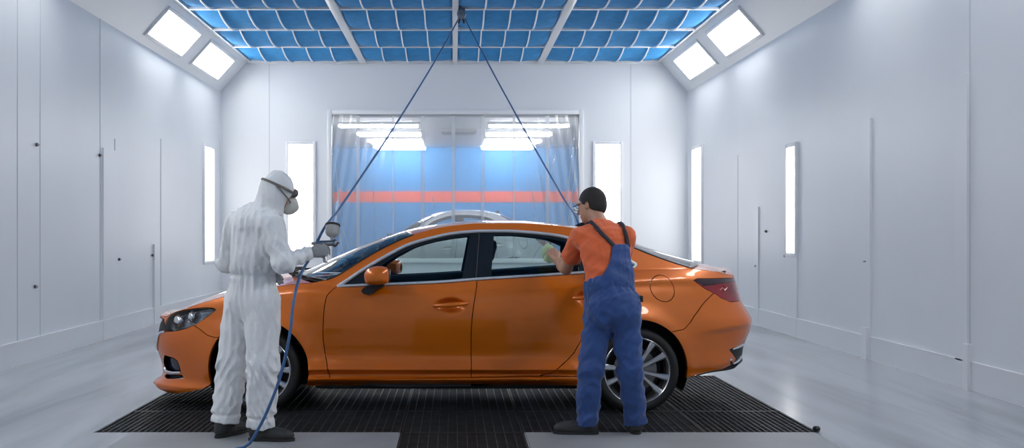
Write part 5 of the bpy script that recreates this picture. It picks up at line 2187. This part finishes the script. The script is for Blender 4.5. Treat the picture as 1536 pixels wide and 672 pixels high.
# ---- the cloth in his hand
cc = wL + hpw * .085 - hbw * .028
CPOS = cc + WR
F = Field(A((-.16, -.12, -.16)), A((.16, .12, .16)), .004)
F.ell((-.018, .004, .0), (.050, .026, .062), None, 0)
F.ell((-.030, .004, .035), (.034, .022, .034), None, .02)
F.ell((-.010, .0, -.045), (.040, .022, .030), None, .02)
F.warp(lambda P: .011 * folds(51, 48)(P))
cl = F.build('polishing_cloth', M_CLOTH, None)
cl.location = CPOS
tag(cl, 'pale green crumpled cloth pressed to the rear side window', 'cloth')

# ---- the spray gun in the painter's hand
M_GUN = principled('brushed_gun_metal', (.36, .37, .39), .28, .95)
M_CUP = principled('grey_translucent_cup', (.42, .42, .42), .35, vary=.1)
gp = wR + hp * .088 - hb * .030 + PR          # centre of the fist
ga = unit(np.cross(hp, hb) * (1 if np.cross(hp, hb)[2] > 0 else -1))   # up along the grip
gn = unit(hp * .9 - hb * .15 + ga * -.25)
gn = unit(gn - ga * (gn @ ga) * .6)
gy = np.cross(ga, gn)
gun = empty('spray_gun', gp)
tag(gun, 'metal gravity-feed spray gun with grey cup held in the painter\'s gloved hand', 'spray gun')
MB().tube([ga * -.075, ga * -.03, ga * .03, ga * .065 + gn * .005], [.015, .0145, .0155, .017], 14).build('grip', M_GUN, gun)
bd = MB()
b0 = ga * .058
bd.tube([b0 - gn * .045, b0 - gn * .02, b0 + gn * .03, b0 + gn * .075], [.012, .018, .0185, .020], 16)
bd.tube([b0 + gn * .075, b0 + gn * .085, b0 + gn * .090, b0 + gn * .105], [.026, .027, .027, .015], 18)
bd.tube([b0 + gn * .105, b0 + gn * .118], [.007, .004], 10)
for sd in (-1, 1): bd.tube([b0 + gn * .095 + gy * sd * .024, b0 + gn * .114 + gy * sd * .022], [.008, .006], 8)
bd.tube([b0 - gn * .045, b0 - gn * .072], [.009, .010], 12)
bd.build('body', M_GUN, gun)
MB().tube([b0 + gn * .03 - ga * .01, b0 + gn * .045 - ga * .05, b0 + gn * .036 - ga * .085], [.005, .0045, .004], 8).build('trigger', M_GUN, gun)
MB().tube([b0 - ga * .03 - gn * .03, b0 - ga * .03 - gn * .06], [.010, .011], 12).build('air_valve', M_GUN, gun)
cu = unit(ga * .93 + gn * .25)
c0 = b0 + gn * .062 + cu * .010
rq = Vector(cu).to_track_quat('Z', 'Y').to_matrix().to_4x4()
Mc = Matrix.Translation(Vector(c0)) @ rq
MB().lathe([(.009, 0), (.009, .022), (.014, .03), (.034, .042), (.045, .058), (.047, .112)], 28, Mc).build('cup', M_CUP, gun)
MB().lathe([(.050, .108), (.051, .112), (.051, .122), (.047, .125), (.012, .129), (.010, .136), (.001, .137)], 28, Mc).build('cup_lid', M_MATBLK, gun)

# ---- hoses: from the ceiling to the hand and down to the floor; a second one behind the car
M_HOSE = principled('blue_rubber_hose', (.045, .12, .28), .45)
top = A(at(689, 26, 15.62))
inlet = gp - ga * .085
p1 = [top]
n0 = A(at(478, 358, 7.17))
for t in np.linspace(.08, 1, 14):
    p = top + (n0 - top) * t
    p[2] -= .30 * t * (1 - t)
    p1.append(p)
down = [inlet - gn * .02 - ga * .03] + [A(at(*q)) for q in ((455, 403, 7.00), (447, 424, 6.88), (440, 455, 6.78), (436, 492, 6.72), (430, 526, 6.70), (420, 566, 6.70), (407, 602, 6.70), (391, 637, 6.72))]
fl = [A((-1.32, 6.72, .012)), A((-1.42, 6.55, .0105)), A((-1.5, 6.2, .0105)), A((-1.5, 5.6, .0105)), A((-1.3, 5.0, .0105))]
mid = [A(at(474, 366, 7.2)), A(at(468, 378, 7.2)), A(at(463, 390, 7.12))]
P = spline(np.vstack(p1 + mid + down[1:] + fl), 260)
tag(MB().tube(P, .0098, 10).build('air_hose', M_HOSE), 'blue air hose running from the ceiling pulley through the painter\'s hand to the floor', 'hose')
MB
p2 = [A(at(697, 28, 15.62))]
n1 = A(at(868, 337, 10.35))
for t in np.linspace(.08, 1, 12):
    p = p2[0] + (n1 - p2[0]) * t
    p[2] -= .16 * t * (1 - t)
    p2.append(p)
p2 += [A((1.26, 10.34, 1.1)), A((1.28, 10.36, .5)), A((1.26, 10.42, .06)), A((1.1, 10.55, .0105)), A((.6, 10.7, .0105)), A((.2, 10.9, .0105))]
tag(MB().tube(spline(np.vstack(p2), 160), .0098, 8).build('air_hose', M_HOSE), 'blue air hose running from the ceiling pulley down behind the car roof', 'hose')
pl_ = empty('pulley', at(692, 16, 15.62))
tag(pl_, 'grey swivel pulley hanging from the middle ceiling beam, holding both hoses', 'pulley')
MB().tube([(0, 0, .16), (0, 0, .02)], .018, 8).box((-.05, -.05, .10), (.05, .05, .16), .01).build('hanger', M_GUN, pl_)
MB().box((-.055, -.05, -.13), (.055, .05, .03), .015).build('housing', M_DISC0, pl_)
MB().lathe([(.03, -.02), (.065, -.02), (.052, 0), (.065, .02), (.03, .02)], 24, Matrix.Translation((0, -.06, -.06)) @ Matrix.Rotation(PI / 2, 4, 'X'), closed=True).build('wheel', M_GUN, pl_)
mb = MB()
for sd in (-1, 1): mb.tube([(sd * .015, -.02, -.10), (sd * .04, -.02, -.19)], .015, 8)
mb.build('hose_clip', M_MATBLK, pl_)

# ---------------------------------------------------------------- the white car beyond the plastic
bc = copy_tree(car)
bc.name = 'car'
bc.location = (-.10, 22.0, 0)
bc.scale = (.93, .98, 1.26)
tag(bc, 'white car parked in the room beyond the plastic sheet', 'car')
def repaint(o):
    for sl_ in o.material_slots:
        if sl_.material == M_PAINT:
            sl_.link = 'OBJECT'
            sl_.material = M_WPAINT
    for ch in [x for x in bpy.data.objects if x.parent == o]: repaint(ch)
repaint(bc)
EXPOSURE = 0.25
# ---- the air inside the booth is lit by its own lamps; a faint even ambient world light is added
w = bpy.data.worlds.new('world')
bpy.context.scene.world = w
w.use_nodes = True
w.node_tree.nodes['Background'].inputs[0].default_value = (.85, .9, 1, 1)
w.node_tree.nodes['Background'].inputs[1].default_value = .3
bpy.context.scene.view_settings.exposure = EXPOSURE
cy = bpy.context.scene.cycles
cy.use_denoising = True
cy.max_bounces = 10
cy.diffuse_bounces = 5
cy.glossy_bounces = 5
cy.transmission_bounces = 8
cy.transparent_max_bounces = 16
cy.sample_clamp_indirect = 8
cy.caustics_reflective = False
cy.caustics_refractive = False
cy.blur_glossy = .5
